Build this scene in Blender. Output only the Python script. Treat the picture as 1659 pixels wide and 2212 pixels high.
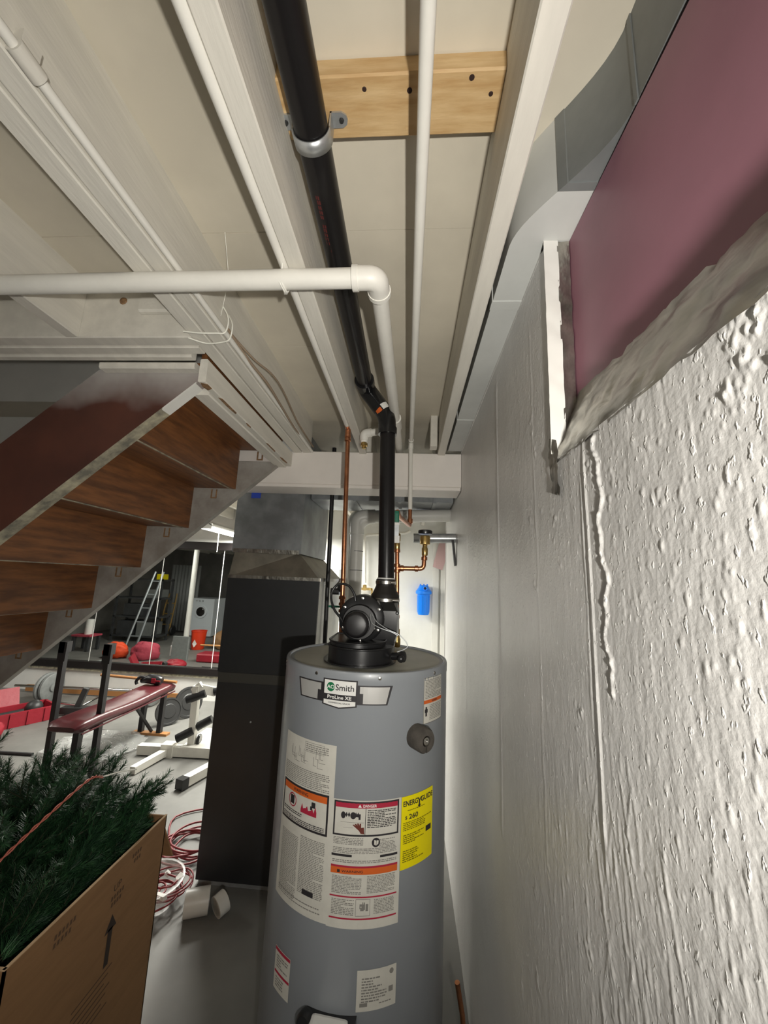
import bpy, math, random
import numpy as np
from mathutils import Vector, Matrix, Quaternion

for _o in list(bpy.data.objects):
    bpy.data.objects.remove(_o)
scene = bpy.context.scene
C = scene.collection
PI = math.pi
random.seed(7)

# ------------------------------------------------------------------ camera, world, lights, exposure
cam_data = bpy.data.cameras.new('camera')
cam = bpy.data.objects.new('camera', cam_data)
C.objects.link(cam)
cam_data.sensor_fit = 'VERTICAL'
cam_data.sensor_height = 36.0
cam_data.lens = 36.0 * 830.0 / 2212.0
cam_data.clip_start = 0.02
_r = [(0.99712946, 0.06327634, 0.04158068), (-0.02959411, -0.17977578, 0.98326235), (0.06969245, -0.9816704, -0.17738712)]
cam.matrix_world = Matrix.Translation((0, 0, 1.5)) @ Matrix(_r).transposed().to_4x4()
scene.camera = cam

world = bpy.data.worlds.new('world')
scene.world = world
world.use_nodes = True
world.node_tree.nodes['Background'].inputs['Color'].default_value = (0.9, 0.95, 1.0, 1)
world.node_tree.nodes['Background'].inputs['Strength'].default_value = 0.02

# hand-held torch beside the camera: the source of the shadows that fall to the left
torch = bpy.data.lights.new('torch', 'SPOT')
torch.energy = 64
torch.spot_size = math.radians(138)
torch.spot_blend = 1.0
torch.shadow_soft_size = 0.015
torch.color = (1.0, 0.965, 0.89)
torch_ob = bpy.data.objects.new('torch', torch)
C.objects.link(torch_ob)
torch_ob.location = (0.15, -0.24, 1.38)
torch_ob.rotation_euler = (Vector((-0.12, 1.96, 1.95)) - torch_ob.location).to_track_quat('-Z', 'Y').to_euler()

scene.view_settings.view_transform = 'Standard'
scene.view_settings.look = 'None'
scene.view_settings.exposure = 0.0
scene.view_settings.gamma = 1.0
scene.view_settings.use_curve_mapping = False

# ------------------------------------------------------------------ helpers
ROOT = {}

class MB:
    """collects faces of one mesh"""
    def __init__(self):
        self.v = []; self.f = []
    def add(self, vs, fs):
        n = len(self.v)
        self.v.extend([tuple(map(float, p)) for p in vs])
        self.f.extend([tuple(i + n for i in q) for q in fs])
        return self
    def box(self, x0, x1, y0, y1, z0, z1, b=0.0):
        if b <= 0:
            vs = [(x, y, z) for z in (z0, z1) for y in (y0, y1) for x in (x0, x1)]
            return self.add(vs, [(0, 2, 3, 1), (4, 5, 7, 6), (0, 1, 5, 4), (2, 6, 7, 3), (0, 4, 6, 2), (1, 3, 7, 5)])
        # chamfered along the vertical-section edges of the longest axis
        d = (x1 - x0, y1 - y0, z1 - z0)
        ax = d.index(max(d))
        o = [i for i in range(3) if i != ax]
        lo = (x0, y0, z0); hi = (x1, y1, z1)
        a0, a1, c0, c1 = lo[o[0]], hi[o[0]], lo[o[1]], hi[o[1]]
        poly = [(a0 + b, c0), (a1 - b, c0), (a1, c0 + b), (a1, c1 - b), (a1 - b, c1), (a0 + b, c1), (a0, c1 - b), (a0, c0 + b)]
        return self.prism(poly, ax, lo[ax], hi[ax])
    def prism(self, poly, ax, t0, t1):
        """polygon in the two other axes (in axis order) swept along ax"""
        o = [i for i in range(3) if i != ax]
        vs = []
        for t in (t0, t1):
            for p in poly:
                q = [0, 0, 0]; q[o[0]] = p[0]; q[o[1]] = p[1]; q[ax] = t
                vs.append(q)
        n = len(poly)
        area = sum(poly[i][0] * poly[(i + 1) % n][1] - poly[(i + 1) % n][0] * poly[i][1] for i in range(n))
        flip = (area > 0) != (ax == 1)
        fs = [tuple(range(n)), tuple(range(n, 2 * n))[::-1]]
        fs += [(i, i + n, (i + 1) % n + n, (i + 1) % n) for i in range(n)]
        if flip:
            fs = [f[::-1] for f in fs]
        return self.add(vs, fs)
    def obox(self, c, size, m):
        h = [s / 2 for s in size]
        vs = []
        for z in (-1, 1):
            for y in (-1, 1):
                for x in (-1, 1):
                    vs.append(Vector(c) + m @ Vector((x * h[0], y * h[1], z * h[2])))
        return self.add(vs, [(0, 2, 3, 1), (4, 5, 7, 6), (0, 1, 5, 4), (2, 6, 7, 3), (0, 4, 6, 2), (1, 3, 7, 5)])
    def bar(self, a, b, w, h=None, up=(0, 0, 1)):
        """rectangular bar from a to b; w across, h along up"""
        a = Vector(a); b = Vector(b); h = h or w
        d = (b - a); L = d.length; d.normalize()
        u = Vector(up)
        if abs(u.dot(d)) > 0.98: u = Vector((0, 1, 0))
        s = d.cross(u).normalized(); u = s.cross(d)
        m = Matrix((s, d, u)).transposed()
        return self.obox((a + b) / 2, (w, L, h), m)
    def tube(self, pts, r, n=12, caps=True, closed=False):
        pts = [Vector(p) for p in pts]
        m = len(pts)
        rs = r if isinstance(r, (list, tuple)) else [r] * m
        tang = []
        for i in range(m):
            if closed: t = pts[(i + 1) % m] - pts[i - 1]
            elif i == 0: t = pts[1] - pts[0]
            elif i == m - 1: t = pts[-1] - pts[-2]
            else: t = (pts[i + 1] - pts[i]).normalized() + (pts[i] - pts[i - 1]).normalized()
            if t.length < 1e-9: t = Vector((0, 0, 1))
            tang.append(t.normalized())
        u = tang[0].orthogonal().normalized()
        vs = []
        for i in range(m):
            if i:
                q = tang[i - 1].rotation_difference(tang[i]); u = (q @ u)
                u = (u - tang[i] * u.dot(tang[i])).normalized()
            w = tang[i].cross(u)
            for k in range(n):
                a = 2 * PI * k / n
                vs.append(pts[i] + (u * math.cos(a) + w * math.sin(a)) * rs[i])
        fs = []
        for i in range(m if closed else m - 1):
            j = (i + 1) % m
            for k in range(n):
                k2 = (k + 1) % n
                fs.append((i * n + k, i * n + k2, j * n + k2, j * n + k))
        if caps and not closed:
            fs.append(tuple(range(n))[::-1]); fs.append(tuple(range((m - 1) * n, m * n)))
        return self.add(vs, fs)
    def lathe(self, prof, c, axis=(0, 0, 1), n=32):
        """profile [(r, t)] turned about the axis through c"""
        c = Vector(c); d = Vector(axis).normalized()
        u = d.orthogonal().normalized(); w = d.cross(u)
        vs = []
        for r, t in prof:
            for k in range(n):
                a = 2 * PI * k / n
                vs.append(c + d * t + (u * math.cos(a) + w * math.sin(a)) * r)
        m = len(prof); fs = []
        for i in range(m - 1):
            for k in range(n):
                k2 = (k + 1) % n
                fs.append((i * n + k, i * n + k2, (i + 1) * n + k2, (i + 1) * n + k))
        if prof[0][0] > 1e-6: fs.append(tuple(range(n))[::-1])
        if prof[-1][0] > 1e-6: fs.append(tuple(range((m - 1) * n, m * n)))
        return self.add(vs, fs)
    def ball(self, c, r, n=14, sc=(1, 1, 1)):
        k = n // 2
        vs = []; fs = []
        for i in range(k + 1):
            p = PI * i / k
            for j in range(n):
                a = 2 * PI * j / n
                vs.append((c[0] + r * sc[0] * math.sin(p) * math.cos(a), c[1] + r * sc[1] * math.sin(p) * math.sin(a), c[2] - r * sc[2] * math.cos(p)))
        for i in range(k):
            for j in range(n):
                j2 = (j + 1) % n
                fs.append((i * n + j, i * n + j2, (i + 1) * n + j2, (i + 1) * n + j))
        return self.add(vs, fs)
    def grid(self, P):
        """P[i][j] -> points"""
        a = len(P); b = len(P[0])
        vs = [p for row in P for p in row]
        fs = [(i * b + j, i * b + j + 1, (i + 1) * b + j + 1, (i + 1) * b + j) for i in range(a - 1) for j in range(b - 1)]
        return self.add(vs, fs)

def fillet(pts, rad, seg=8):
    pts = [Vector(p) for p in pts]
    out = [pts[0]]
    for i in range(1, len(pts) - 1):
        p = pts[i]; a = (pts[i - 1] - p); b = (pts[i + 1] - p)
        r = min(rad, a.length * .45, b.length * .45)
        A = p + a.normalized() * r; B = p + b.normalized() * r
        for k in range(seg + 1):
            t = k / seg
            out.append(A * (1 - t) ** 2 + p * 2 * t * (1 - t) + B * t * t)
    out.append(pts[-1])
    return out

def smooth_path(pts, seg=6):
    pts = [Vector(p) for p in pts]
    out = []
    for i in range(len(pts) - 1):
        p0 = pts[max(i - 1, 0)]; p1 = pts[i]; p2 = pts[i + 1]; p3 = pts[min(i + 2, len(pts) - 1)]
        for k in range(seg):
            t = k / seg
            out.append(0.5 * ((2 * p1) + (p2 - p0) * t + (2 * p0 - 5 * p1 + 4 * p2 - p3) * t * t + (3 * p1 - p0 - 3 * p2 + p3) * t ** 3))
    out.append(pts[-1])
    return out

def tag(o, label=None, cat=None, group=None, kind=None):
    if label: o['label'] = label
    if cat: o['category'] = cat
    if group: o['group'] = group
    if kind: o['kind'] = kind
    return o

def thing(name, label, cat, loc, group=None):
    o = bpy.data.objects.new(name, None)
    o.empty_display_size = 0.05
    C.objects.link(o)
    o.location = loc
    ROOT[o.name] = Vector(loc)
    return tag(o, label, cat, group)

def build(name, mb, mat, parent=None, smooth=None, label=None, cat=None, group=None, kind=None):
    """one mesh object; world coordinates come in, local ones go out"""
    vs = np.array(mb.v, dtype=float)
    if parent is not None:
        off = np.array(ROOT[parent.name])
    else:
        lo = vs.min(0); hi = vs.max(0)
        off = np.array([(lo[0] + hi[0]) / 2, (lo[1] + hi[1]) / 2, lo[2]])
    me = bpy.data.meshes.new(name)
    me.from_pydata((vs - off).tolist(), [], mb.f)
    if isinstance(mat, (list, tuple)):
        for m in mat: me.materials.append(m)
    else:
        me.materials.append(mat)
    o = bpy.data.objects.new(name, me)
    C.objects.link(o)
    ROOT[o.name] = Vector(off)
    if parent is not None: o.parent = parent
    else: o.location = off
    if smooth:
        me.shade_smooth()
        try: me.set_sharp_from_angle(angle=math.radians(smooth if smooth > 1 else 40))
        except Exception: pass
    return tag(o, label, cat, group, kind)

# ------------------------------------------------------------------ materials
def mat(name, col, rough=0.6, metal=0.0, var=0.0, vscale=6.0, bump=0.0, bscale=60.0, col2=None, stretch=(1, 1, 1), spec=0.5, detail=4.0,
        emit=None, estr=0.0, contrast=(0.35, 0.65), alpha=None, trans=0.0, coat=0.0, bdist=0.004):
    m = bpy.data.materials.new(name)
    m.use_nodes = True
    nt = m.node_tree; N = nt.nodes; L = nt.links
    b = N['Principled BSDF']
    b.inputs['Base Color'].default_value = (*col, 1)
    b.inputs['Roughness'].default_value = rough
    b.inputs['Metallic'].default_value = metal
    b.inputs['Specular IOR Level'].default_value = spec
    if coat: b.inputs['Coat Weight'].default_value = coat
    if trans: b.inputs['Transmission Weight'].default_value = trans
    if alpha is not None: b.inputs['Alpha'].default_value = alpha
    if emit:
        b.inputs['Emission Color'].default_value = (*emit, 1)
        b.inputs['Emission Strength'].default_value = estr
    if var or bump or col2:
        g = N.new('ShaderNodeNewGeometry')
        mp = N.new('ShaderNodeMapping'); mp.inputs['Scale'].default_value = stretch
        L.new(g.outputs['Position'], mp.inputs['Vector'])
    if var or col2:
        n = N.new('ShaderNodeTexNoise'); n.inputs['Scale'].default_value = vscale; n.inputs['Detail'].default_value = detail
        n.inputs['Roughness'].default_value = 0.6
        L.new(mp.outputs['Vector'], n.inputs['Vector'])
        r = N.new('ShaderNodeValToRGB')
        c2 = col2 or tuple(c * (1 - var) for c in col)
        r.color_ramp.elements[0].position = contrast[0]; r.color_ramp.elements[1].position = contrast[1]
        r.color_ramp.elements[0].color = (*c2, 1)
        r.color_ramp.elements[1].color = (*(tuple(min(1, c * (1 + var * .35)) for c in col)), 1)
        L.new(n.outputs['Fac'], r.inputs['Fac'])
        L.new(r.outputs['Color'], b.inputs['Base Color'])
    if bump:
        n2 = N.new('ShaderNodeTexNoise'); n2.inputs['Scale'].default_value = bscale; n2.inputs['Detail'].default_value = 3
        L.new(mp.outputs['Vector'], n2.inputs['Vector'])
        bp = N.new('ShaderNodeBump'); bp.inputs['Strength'].default_value = bump; bp.inputs['Distance'].default_value = bdist
        L.new(n2.outputs['Fac'], bp.inputs['Height'])
        L.new(bp.outputs['Normal'], b.inputs['Normal'])
    return m

M = {}
M['cream'] = mat('cream_paint', (0.68, 0.625, 0.515), 0.62, var=0.10, vscale=3.0, bump=0.12, bscale=40)
M['joist'] = mat('joist_paint', (0.72, 0.69, 0.62), 0.55, var=0.10, vscale=5, bump=0.25, bscale=30, stretch=(4, .6, 4))
M['beam'] = mat('beam_paint', (0.84, 0.79, 0.74), 0.55, var=0.05, vscale=5, bump=0.15, bscale=30)
M['white'] = mat('white_paint', (0.76, 0.75, 0.71), 0.5, var=0.06, vscale=4)
M['wallpaint'] = mat('white_concrete_paint', (0.75, 0.735, 0.715), 0.36, var=0.07, vscale=5, bump=0.30, bscale=170, bdist=0.0015)
M['backwall'] = mat('back_wall_paint', (0.78, 0.78, 0.75), 0.6, var=0.08, vscale=2.5, bump=0.1, bscale=30)
M['greywall'] = mat('stairwell_grey_paint', (0.70, 0.70, 0.665), 0.7, var=0.08, vscale=3)
M['floor'] = mat('painted_concrete_floor', (0.165, 0.162, 0.150), 0.58, var=0.22, vscale=2.2, bump=0.08, bscale=25)
M['pink'] = mat('pink_foam_board', (0.36, 0.155, 0.21), 0.42, var=0.14, vscale=3.5, bump=0.05, bscale=14)
M['tape'] = mat('foil_tape', (0.44, 0.42, 0.375), 0.30, metal=0.9, var=0.5, vscale=26, bump=0.8, bscale=34, stretch=(1, .3, .6))  # streaks of tone in the colour imitate the sheen of the foil
M['duct'] = mat('galvanised_duct', (0.24, 0.255, 0.255), 0.48, metal=0.35, var=0.15, vscale=7, bump=0.05, bscale=20)
M['ductlight'] = mat('painted_duct', (0.58, 0.59, 0.57), 0.5, var=0.08, vscale=5)
M['duct_dark'] = mat('plenum_sheet_metal', (0.27, 0.285, 0.295), 0.42, metal=0.45, var=0.35, vscale=5, bump=0.06, bscale=24)
M['pvc'] = mat('white_painted_pipe', (0.80, 0.78, 0.72), 0.42, var=0.05, vscale=12)
M['pvcgrey'] = mat('grey_white_pvc', (0.62, 0.61, 0.57), 0.38, var=0.08, vscale=6)
M['abs'] = mat('black_abs', (0.010, 0.009, 0.0095), 0.30, spec=0.35)
M['absfit'] = mat('black_abs_fitting', (0.010, 0.010, 0.011), 0.2)
M['black'] = mat('black_plastic', (0.012, 0.012, 0.013), 0.3)
M['blackmetal'] = mat('black_painted_metal', (0.011, 0.010, 0.011), 0.42)
M['rubber'] = mat('black_rubber', (0.015, 0.013, 0.012), 0.4)
M['steel'] = mat('clamp_steel', (0.55, 0.53, 0.5), 0.25, metal=1.0)
M['galv'] = mat('galvanised_strap', (0.52, 0.54, 0.55), 0.35, metal=0.7, var=0.15, vscale=30)
M['chrome'] = mat('chrome', (0.75, 0.74, 0.72), 0.12, metal=1.0)
M['copper'] = mat('copper', (0.52, 0.22, 0.11), 0.28, metal=0.9, var=0.3, vscale=18)
M['brass'] = mat('brass', (0.60, 0.42, 0.16), 0.28, metal=0.95, var=0.25, vscale=20)
M['green'] = mat('green_valve', (0.02, 0.16, 0.10), 0.4)
M['blue'] = mat('blue_housing', (0.0, 0.20, 0.86), 0.35)
M['bluetape'] = mat('blue_tape', (0.02, 0.06, 0.42), 0.6)
M['pine'] = mat('new_pine', (0.62, 0.44, 0.23), 0.55, var=0.15, vscale=7, bump=0.1, bscale=30, stretch=(1.2, 8, 8), col2=(0.51, 0.32, 0.14))
M['knot'] = mat('knot_hole', (0.03, 0.012, 0.008), 0.7)
M['stairwood'] = mat('stained_stair_wood', (0.235, 0.093, 0.030), 0.45, var=0.3, vscale=4.5, bump=0.1, bscale=24, stretch=(9, 1.1, 9), col2=(0.115, 0.045, 0.018))
M['stringer'] = mat('stained_stringer', (0.115, 0.040, 0.026), 0.5, vscale=2.6, col2=(0.065, 0.024, 0.018), var=0.2, bump=0.06, bscale=20)
M['rawedge'] = mat('weathered_edge', (0.42, 0.38, 0.27), 0.7, vscale=22, col2=(0.16, 0.15, 0.12), var=0.2, bump=0.3, bscale=70)
M['whitewash'] = mat('whitewashed_stringer', (0.36, 0.345, 0.315), 0.6, var=0.35, vscale=8, col2=(0.26, 0.235, 0.205))
M['chip'] = mat('chipped_wood', (0.30, 0.17, 0.08), 0.7, var=0.5, vscale=60)
M['furnace'] = mat('furnace_charcoal', (0.022, 0.023, 0.025), 0.42, var=0.1, vscale=8)
M['furnace_side'] = mat('furnace_side_galvanised', (0.60, 0.60, 0.57), 0.5, metal=0.2, var=0.12, vscale=5)
M['furnace_band'] = mat('furnace_band', (0.055, 0.053, 0.047), 0.4)
M['heater'] = mat('heater_grey_enamel', (0.26, 0.276, 0.296), 0.34, var=0.03, vscale=5, coat=0.15)
M['heatertop'] = mat('heater_dusty_lid', (0.33, 0.33, 0.28), 0.42, metal=0.2, var=0.4, vscale=11, col2=(0.44, 0.43, 0.37))
M['paper'] = mat('label_paper', (0.60, 0.58, 0.52), 0.5, var=0.05, vscale=30)
M['paperwhite'] = mat('label_white', (0.78, 0.77, 0.74), 0.4)
M['ink'] = mat('label_ink', (0.025, 0.022, 0.025), 0.5)
M['inkgrey'] = mat('label_grey_ink', (0.22, 0.21, 0.19), 0.6)
M['red'] = mat('label_red', (0.40, 0.02, 0.05), 0.45)
M['orange'] = mat('label_orange', (0.62, 0.12, 0.02), 0.45)
M['yellow'] = mat('label_yellow', (0.85, 0.72, 0.0), 0.45)
M['logogreen'] = mat('logo_green', (0.01, 0.16, 0.06), 0.4)
M['silver'] = mat('badge_silver', (0.62, 0.61, 0.59), 0.30, metal=0.45)
M['skin'] = mat('icon_brown', (0.14, 0.03, 0.02), 0.5)
M['foam'] = mat('foam_cover', (0.075, 0.065, 0.055), 0.85, var=0.3, vscale=40, bump=0.3, bscale=200)
M['carton'] = mat('cardboard', (0.27, 0.145, 0.062), 0.8, var=0.10, vscale=9, bump=0.12, bscale=20, stretch=(1, 1, 6))
M['cartonedge'] = mat('cardboard_edge', (0.50, 0.34, 0.20), 0.85)
M['cartonink'] = mat('carton_print', (0.03, 0.02, 0.015), 0.8)
M['needle'] = mat('fir_needles', (0.016, 0.062, 0.022), 0.55, vscale=25, col2=(0.006, 0.026, 0.012), var=0.3)
M['needle2'] = mat('fir_needles_light', (0.045, 0.125, 0.045), 0.5, vscale=25, col2=(0.012, 0.05, 0.02), var=0.3)
M['twig'] = mat('fir_wire_stem', (0.03, 0.035, 0.015), 0.7)
M['cordred'] = mat('dark_red_cord', (0.22, 0.025, 0.03), 0.45)
M['cordpink'] = mat('red_string', (0.50, 0.14, 0.10), 0.5)
M['vinyl'] = mat('dark_red_vinyl', (0.06, 0.009, 0.012), 0.30, bump=0.25, bscale=14, bdist=0.01)
M['redplastic'] = mat('red_plastic', (0.28, 0.010, 0.022), 0.5, bump=0.3, bscale=18, bdist=0.01)
M['orangefabric'] = mat('orange_fabric', (0.75, 0.07, 0.015), 0.6, bump=0.4, bscale=15, bdist=0.02)
M['pinkfabric'] = mat('faded_red_fabric', (0.42, 0.05, 0.08), 0.7, bump=0.4, bscale=15, bdist=0.02)
M['whitemetal'] = mat('white_powder_coat', (0.75, 0.73, 0.67), 0.4, var=0.1, vscale=10)
M['castiron'] = mat('grey_cast_iron', (0.19, 0.20, 0.195), 0.5, var=0.15, vscale=20)
M['darkiron'] = mat('dark_iron', (0.035, 0.035, 0.035), 0.45, metal=0.3)
M['woodstick'] = mat('brown_wood_stick', (0.33, 0.15, 0.05), 0.5)
M['mirror'] = mat('mirror_glass', (0.80, 0.83, 0.81), 0.015, metal=1.0)
M['mirroredge'] = mat('mirror_bevel', (0.85, 0.86, 0.82), 0.35)
M['frameblack'] = mat('black_mirror_frame', (0.010, 0.008, 0.008), 0.35)
M['tubelight'] = mat('fluorescent_tube', (0.9, 0.9, 0.9), 0.4, emit=(1.0, 0.98, 0.88), estr=9.0)
M['fixture'] = mat('fixture_white', (0.8, 0.8, 0.77), 0.4)
M['string'] = mat('white_string', (0.85, 0.84, 0.76), 0.7)
M['cable'] = mat('old_cable', (0.32, 0.24, 0.17), 0.7)
M['clear'] = mat('clear_plastic', (0.85, 0.86, 0.84), 0.12, trans=0.55, alpha=0.45, bump=0.6, bscale=20, bdist=0.02)
M['tub'] = mat('translucent_tub', (0.80, 0.80, 0.77), 0.2, trans=0.4, alpha=0.32)
M['washer'] = mat('washer_white', (0.66, 0.70, 0.74), 0.3)
M['washerglass'] = mat('washer_door_glass', (0.02, 0.018, 0.016), 0.08)
M['bucket'] = mat('bucket_orange', (0.70, 0.045, 0.01), 0.4)
M['curtain'] = mat('grey_panel', (0.24, 0.25, 0.25), 0.6)
M['shelfdark'] = mat('dark_shelving', (0.05, 0.052, 0.055), 0.5, var=0.3, vscale=8)
M['dolly'] = mat('yellow_steel', (0.45, 0.28, 0.08), 0.45)
M['alum'] = mat('ladder_aluminium', (0.42, 0.45, 0.47), 0.35, metal=0.6)
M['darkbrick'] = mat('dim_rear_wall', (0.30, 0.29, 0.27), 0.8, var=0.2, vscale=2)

# paint overspray fading down the stained stringer (paint that was sprayed on, part of the thing itself)
_m = M['stringer']; _nt = _m.node_tree; _N = _nt.nodes; _L = _nt.links
_b = _N['Principled BSDF']; _src = _b.inputs['Base Color'].links[0].from_socket
_g = _N.new('ShaderNodeNewGeometry'); _sx = _N.new('ShaderNodeSeparateXYZ'); _L.new(_g.outputs['Position'], _sx.inputs[0])
_no = _N.new('ShaderNodeTexNoise'); _no.inputs['Scale'].default_value = 7.0; _no.inputs['Detail'].default_value = 3
_L.new(_g.outputs['Position'], _no.inputs['Vector'])
_ma = _N.new('ShaderNodeMath'); _ma.operation = 'MULTIPLY_ADD'; _ma.inputs[1].default_value = 0.16; _L.new(_no.outputs['Fac'], _ma.inputs[0]); _L.new(_sx.outputs['Z'], _ma.inputs[2])
_mr = _N.new('ShaderNodeMapRange'); _mr.inputs['From Min'].default_value = 2.10; _mr.inputs['From Max'].default_value = 2.22; _mr.inputs['To Max'].default_value = 0.8; _L.new(_ma.outputs[0], _mr.inputs['Value'])
_mx = _N.new('ShaderNodeMix'); _mx.data_type = 'RGBA'; _L.new(_mr.outputs['Result'], _mx.inputs['Factor']); _L.new(_src, _mx.inputs[6]); _mx.inputs[7].default_value = (0.50, 0.48, 0.46, 1)
_L.new(_mx.outputs[2], _b.inputs['Base Color'])

# crisp paint specks on the rough wall: a second, thresholded fine relief on top of the first
_m = M['wallpaint']; _N = _m.node_tree.nodes; _L = _m.node_tree.links
_b = _N['Principled BSDF']; _b0 = _b.inputs['Normal'].links[0].from_node
_g = _N.new('ShaderNodeNewGeometry')
_no = _N.new('ShaderNodeTexNoise'); _no.inputs['Scale'].default_value = 120.0; _no.inputs['Detail'].default_value = 2.5
_mp = _N.new('ShaderNodeMapping'); _mp.inputs['Scale'].default_value = (1, 1, .62)
_L.new(_g.outputs['Position'], _mp.inputs['Vector']); _L.new(_mp.outputs['Vector'], _no.inputs['Vector'])
_mr = _N.new('ShaderNodeMapRange'); _mr.interpolation_type = 'SMOOTHSTEP'; _mr.inputs['From Min'].default_value = 0.60; _mr.inputs['From Max'].default_value = 0.72
_L.new(_no.outputs['Fac'], _mr.inputs['Value'])
_bp = _N.new('ShaderNodeBump'); _bp.inputs['Strength'].default_value = 0.55; _bp.inputs['Distance'].default_value = 0.0012
_L.new(_mr.outputs['Result'], _bp.inputs['Height']); _L.new(_b0.outputs['Normal'], _bp.inputs['Normal']); _L.new(_bp.outputs['Normal'], _b.inputs['Normal'])
# ------------------------------------------------------------------ the room shell
ZJ, ZC = 2.167, 2.35          # underside of joists, underside of the ceiling sheathing
WX = 0.257                    # face of the right-hand foundation wall
YB = 4.80                     # back wall

floor = build('floor', MB().box(-7.6, 0.95, -3.1, 4.95, -0.12, 0.0), M['floor'], kind='structure', label='grey painted concrete basement floor')
build('wall_back', MB().box(-7.6, 0.95, YB, YB + 0.15, 0, 2.46), M['backwall'], kind='structure', label='white painted back wall behind the gym area')
build('wall_left', MB().box(-7.75, -7.6, -3.1, 4.95, 0, 2.46), M['darkbrick'], kind='structure', label='dim wall at the far left of the basement')
build('wall_near', MB().box(-7.6, 0.95, -3.25, -3.1, 0, 2.46), M['darkbrick'], kind='structure', label='dim wall behind the camera')

# --- right wall: real relief (blisters, ridges, trowel marks, form seams)
_rng = np.random.default_rng(11)
def vnoise(u, v, seed):
    r = np.random.default_rng(seed).random((256, 256))
    i = np.floor(u).astype(int); j = np.floor(v).astype(int)
    fu = u - i; fv = v - j
    fu = fu * fu * (3 - 2 * fu); fv = fv * fv * (3 - 2 * fv)
    g = lambda a, b: r[a % 256, b % 256]
    return (g(i, j) * (1 - fu) + g(i + 1, j) * fu) * (1 - fv) + (g(i, j + 1) * (1 - fu) + g(i + 1, j + 1) * fu) * fv
def fbm(u, v, seed, o=4):
    s = 0; a = 1.0; t = 0
    for k in range(o):
        s = s + a * (vnoise(u * 2 ** k, v * 2 ** k, seed + k) - .5); t += a; a *= .5
    return s / t * 2
ys = list(np.linspace(-3.1, 0.16, 30)); y = 0.16
while y < 2.75:
    y *= 1.0046
    ys.append(min(y, 2.75))
ys = np.array(ys); SILL, TOPW, WIN = 1.7245, 2.195, 0.688
zs = np.concatenate([np.linspace(0, .5, 60)[:-1], np.linspace(.5, SILL, 540), np.linspace(SILL, TOPW, 160)[1:]])
ys[np.argmin(abs(ys - WIN))] = WIN
YY, ZZ = np.meshgrid(ys, zs)          # rows z, columns y
D = 0.004 * fbm(YY * 1.3, ZZ * 1.6, 3, 3)
near = np.clip(1.6 - YY, 0.25, 1)
D += 0.00022 * fbm(YY * 160, ZZ * 14, 9, 2) * near            # brush streaks
D += 0.00028 * fbm(YY * 60, ZZ * 45, 21, 3)
lump = fbm(YY * 9, ZZ * 9, 33, 3)
D += 0.0008 * np.clip(lump - .15, 0, 1)
def bump_at(y0, z0, ry, rz, h, power=1.0, tilt=0.0):
    a = np.searchsorted(ys, y0 - ry * 1.6 - abs(tilt) * rz); b = np.searchsorted(ys, y0 + ry * 1.6 + abs(tilt) * rz)
    c = np.searchsorted(zs, z0 - rz * 1.1); d = np.searchsorted(zs, z0 + rz * 1.1)
    if b <= a or d <= c: return
    yy = YY[c:d, a:b]; zz = ZZ[c:d, a:b]
    q = ((yy - y0 - tilt * (zz - z0)) / ry) ** 2 + ((zz - z0) / rz) ** 2
    D[c:d, a:b] += h * np.clip(1 - q, 0, 1) ** power
# blisters: small ones everywhere, clusters of larger ones
for k in range(11000):
    y0 = 0.22 + 1.5 * _rng.random() ** 1.6; z0 = 0.35 + 1.85 * _rng.random()
    dens = vnoise(np.array([y0 * 5.0]), np.array([z0 * 5.0]), 77)[0]
    if _rng.random() > dens * 1.5 - .2: continue
    r = 0.0015 + 0.0028 * _rng.random() ** 3
    bump_at(y0, z0, r * (0.75 + .75 * y0), r * (1 + 1.4 * _rng.random()), r * (.20 + .20 * _rng.random()) * .46, .9)
for k in range(26):
    y0 = 0.26 + 0.75 * _rng.random(); z0 = 0.6 + 1.5 * _rng.random()
    for j in range(9):
        r = 0.002 + 0.0032 * _rng.random()
        bump_at(y0 + _rng.normal() * .007, z0 + _rng.normal() * .012, r, r * 1.3, r * .18, .9)
for y0, z0 in ((0.285, 1.735), (0.30, 1.70), (0.275, 1.71), (0.31, 1.66), (0.292, 1.68), (0.268, 1.665)):
    bump_at(y0, z0, 0.006, 0.009, 0.0007, .8)
    for _q in range(12): bump_at(y0 + _rng.normal() * .007, z0 + _rng.normal() * .012, .003, .005, .0006, .8)
# form seams: thin proud ridges
def ridge(y0, z0, z1, w, h, wob=0.0015, lean=0.0):
    c = np.searchsorted(zs, z0); d = np.searchsorted(zs, z1)
    yy = YY[c:d]; zz = ZZ[c:d]
    yc = y0 + lean * (zz - z0) + wob * fbm(zz * 14, zz * 0 + 3.3, int(y0 * 1000), 3)
    fade = np.clip(np.minimum(zz - z0, z1 - zz) / .05, 0, 1) * (0.85 + .3 * vnoise(zz * 22, zz * 0 + 1.5, int(y0 * 977) + 5))
    D[c:d] += h * fade * np.clip(1 - ((yy - yc) / w) ** 2, 0, 1)
ridge(1.131, 0.85, 2.17, 0.0065, 0.0024, .0008)
ridge(0.572, 1.13, 1.74, 0.0036, 0.0018, .0006)
ridge(0.588, 1.30, 1.70, 0.0040, 0.0009, .004)
ridge(1.75, 0.9, 2.1, 0.010, 0.0016)
ridge(0.80, 1.0, 2.1, 0.006, 0.0006, .006)
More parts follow.
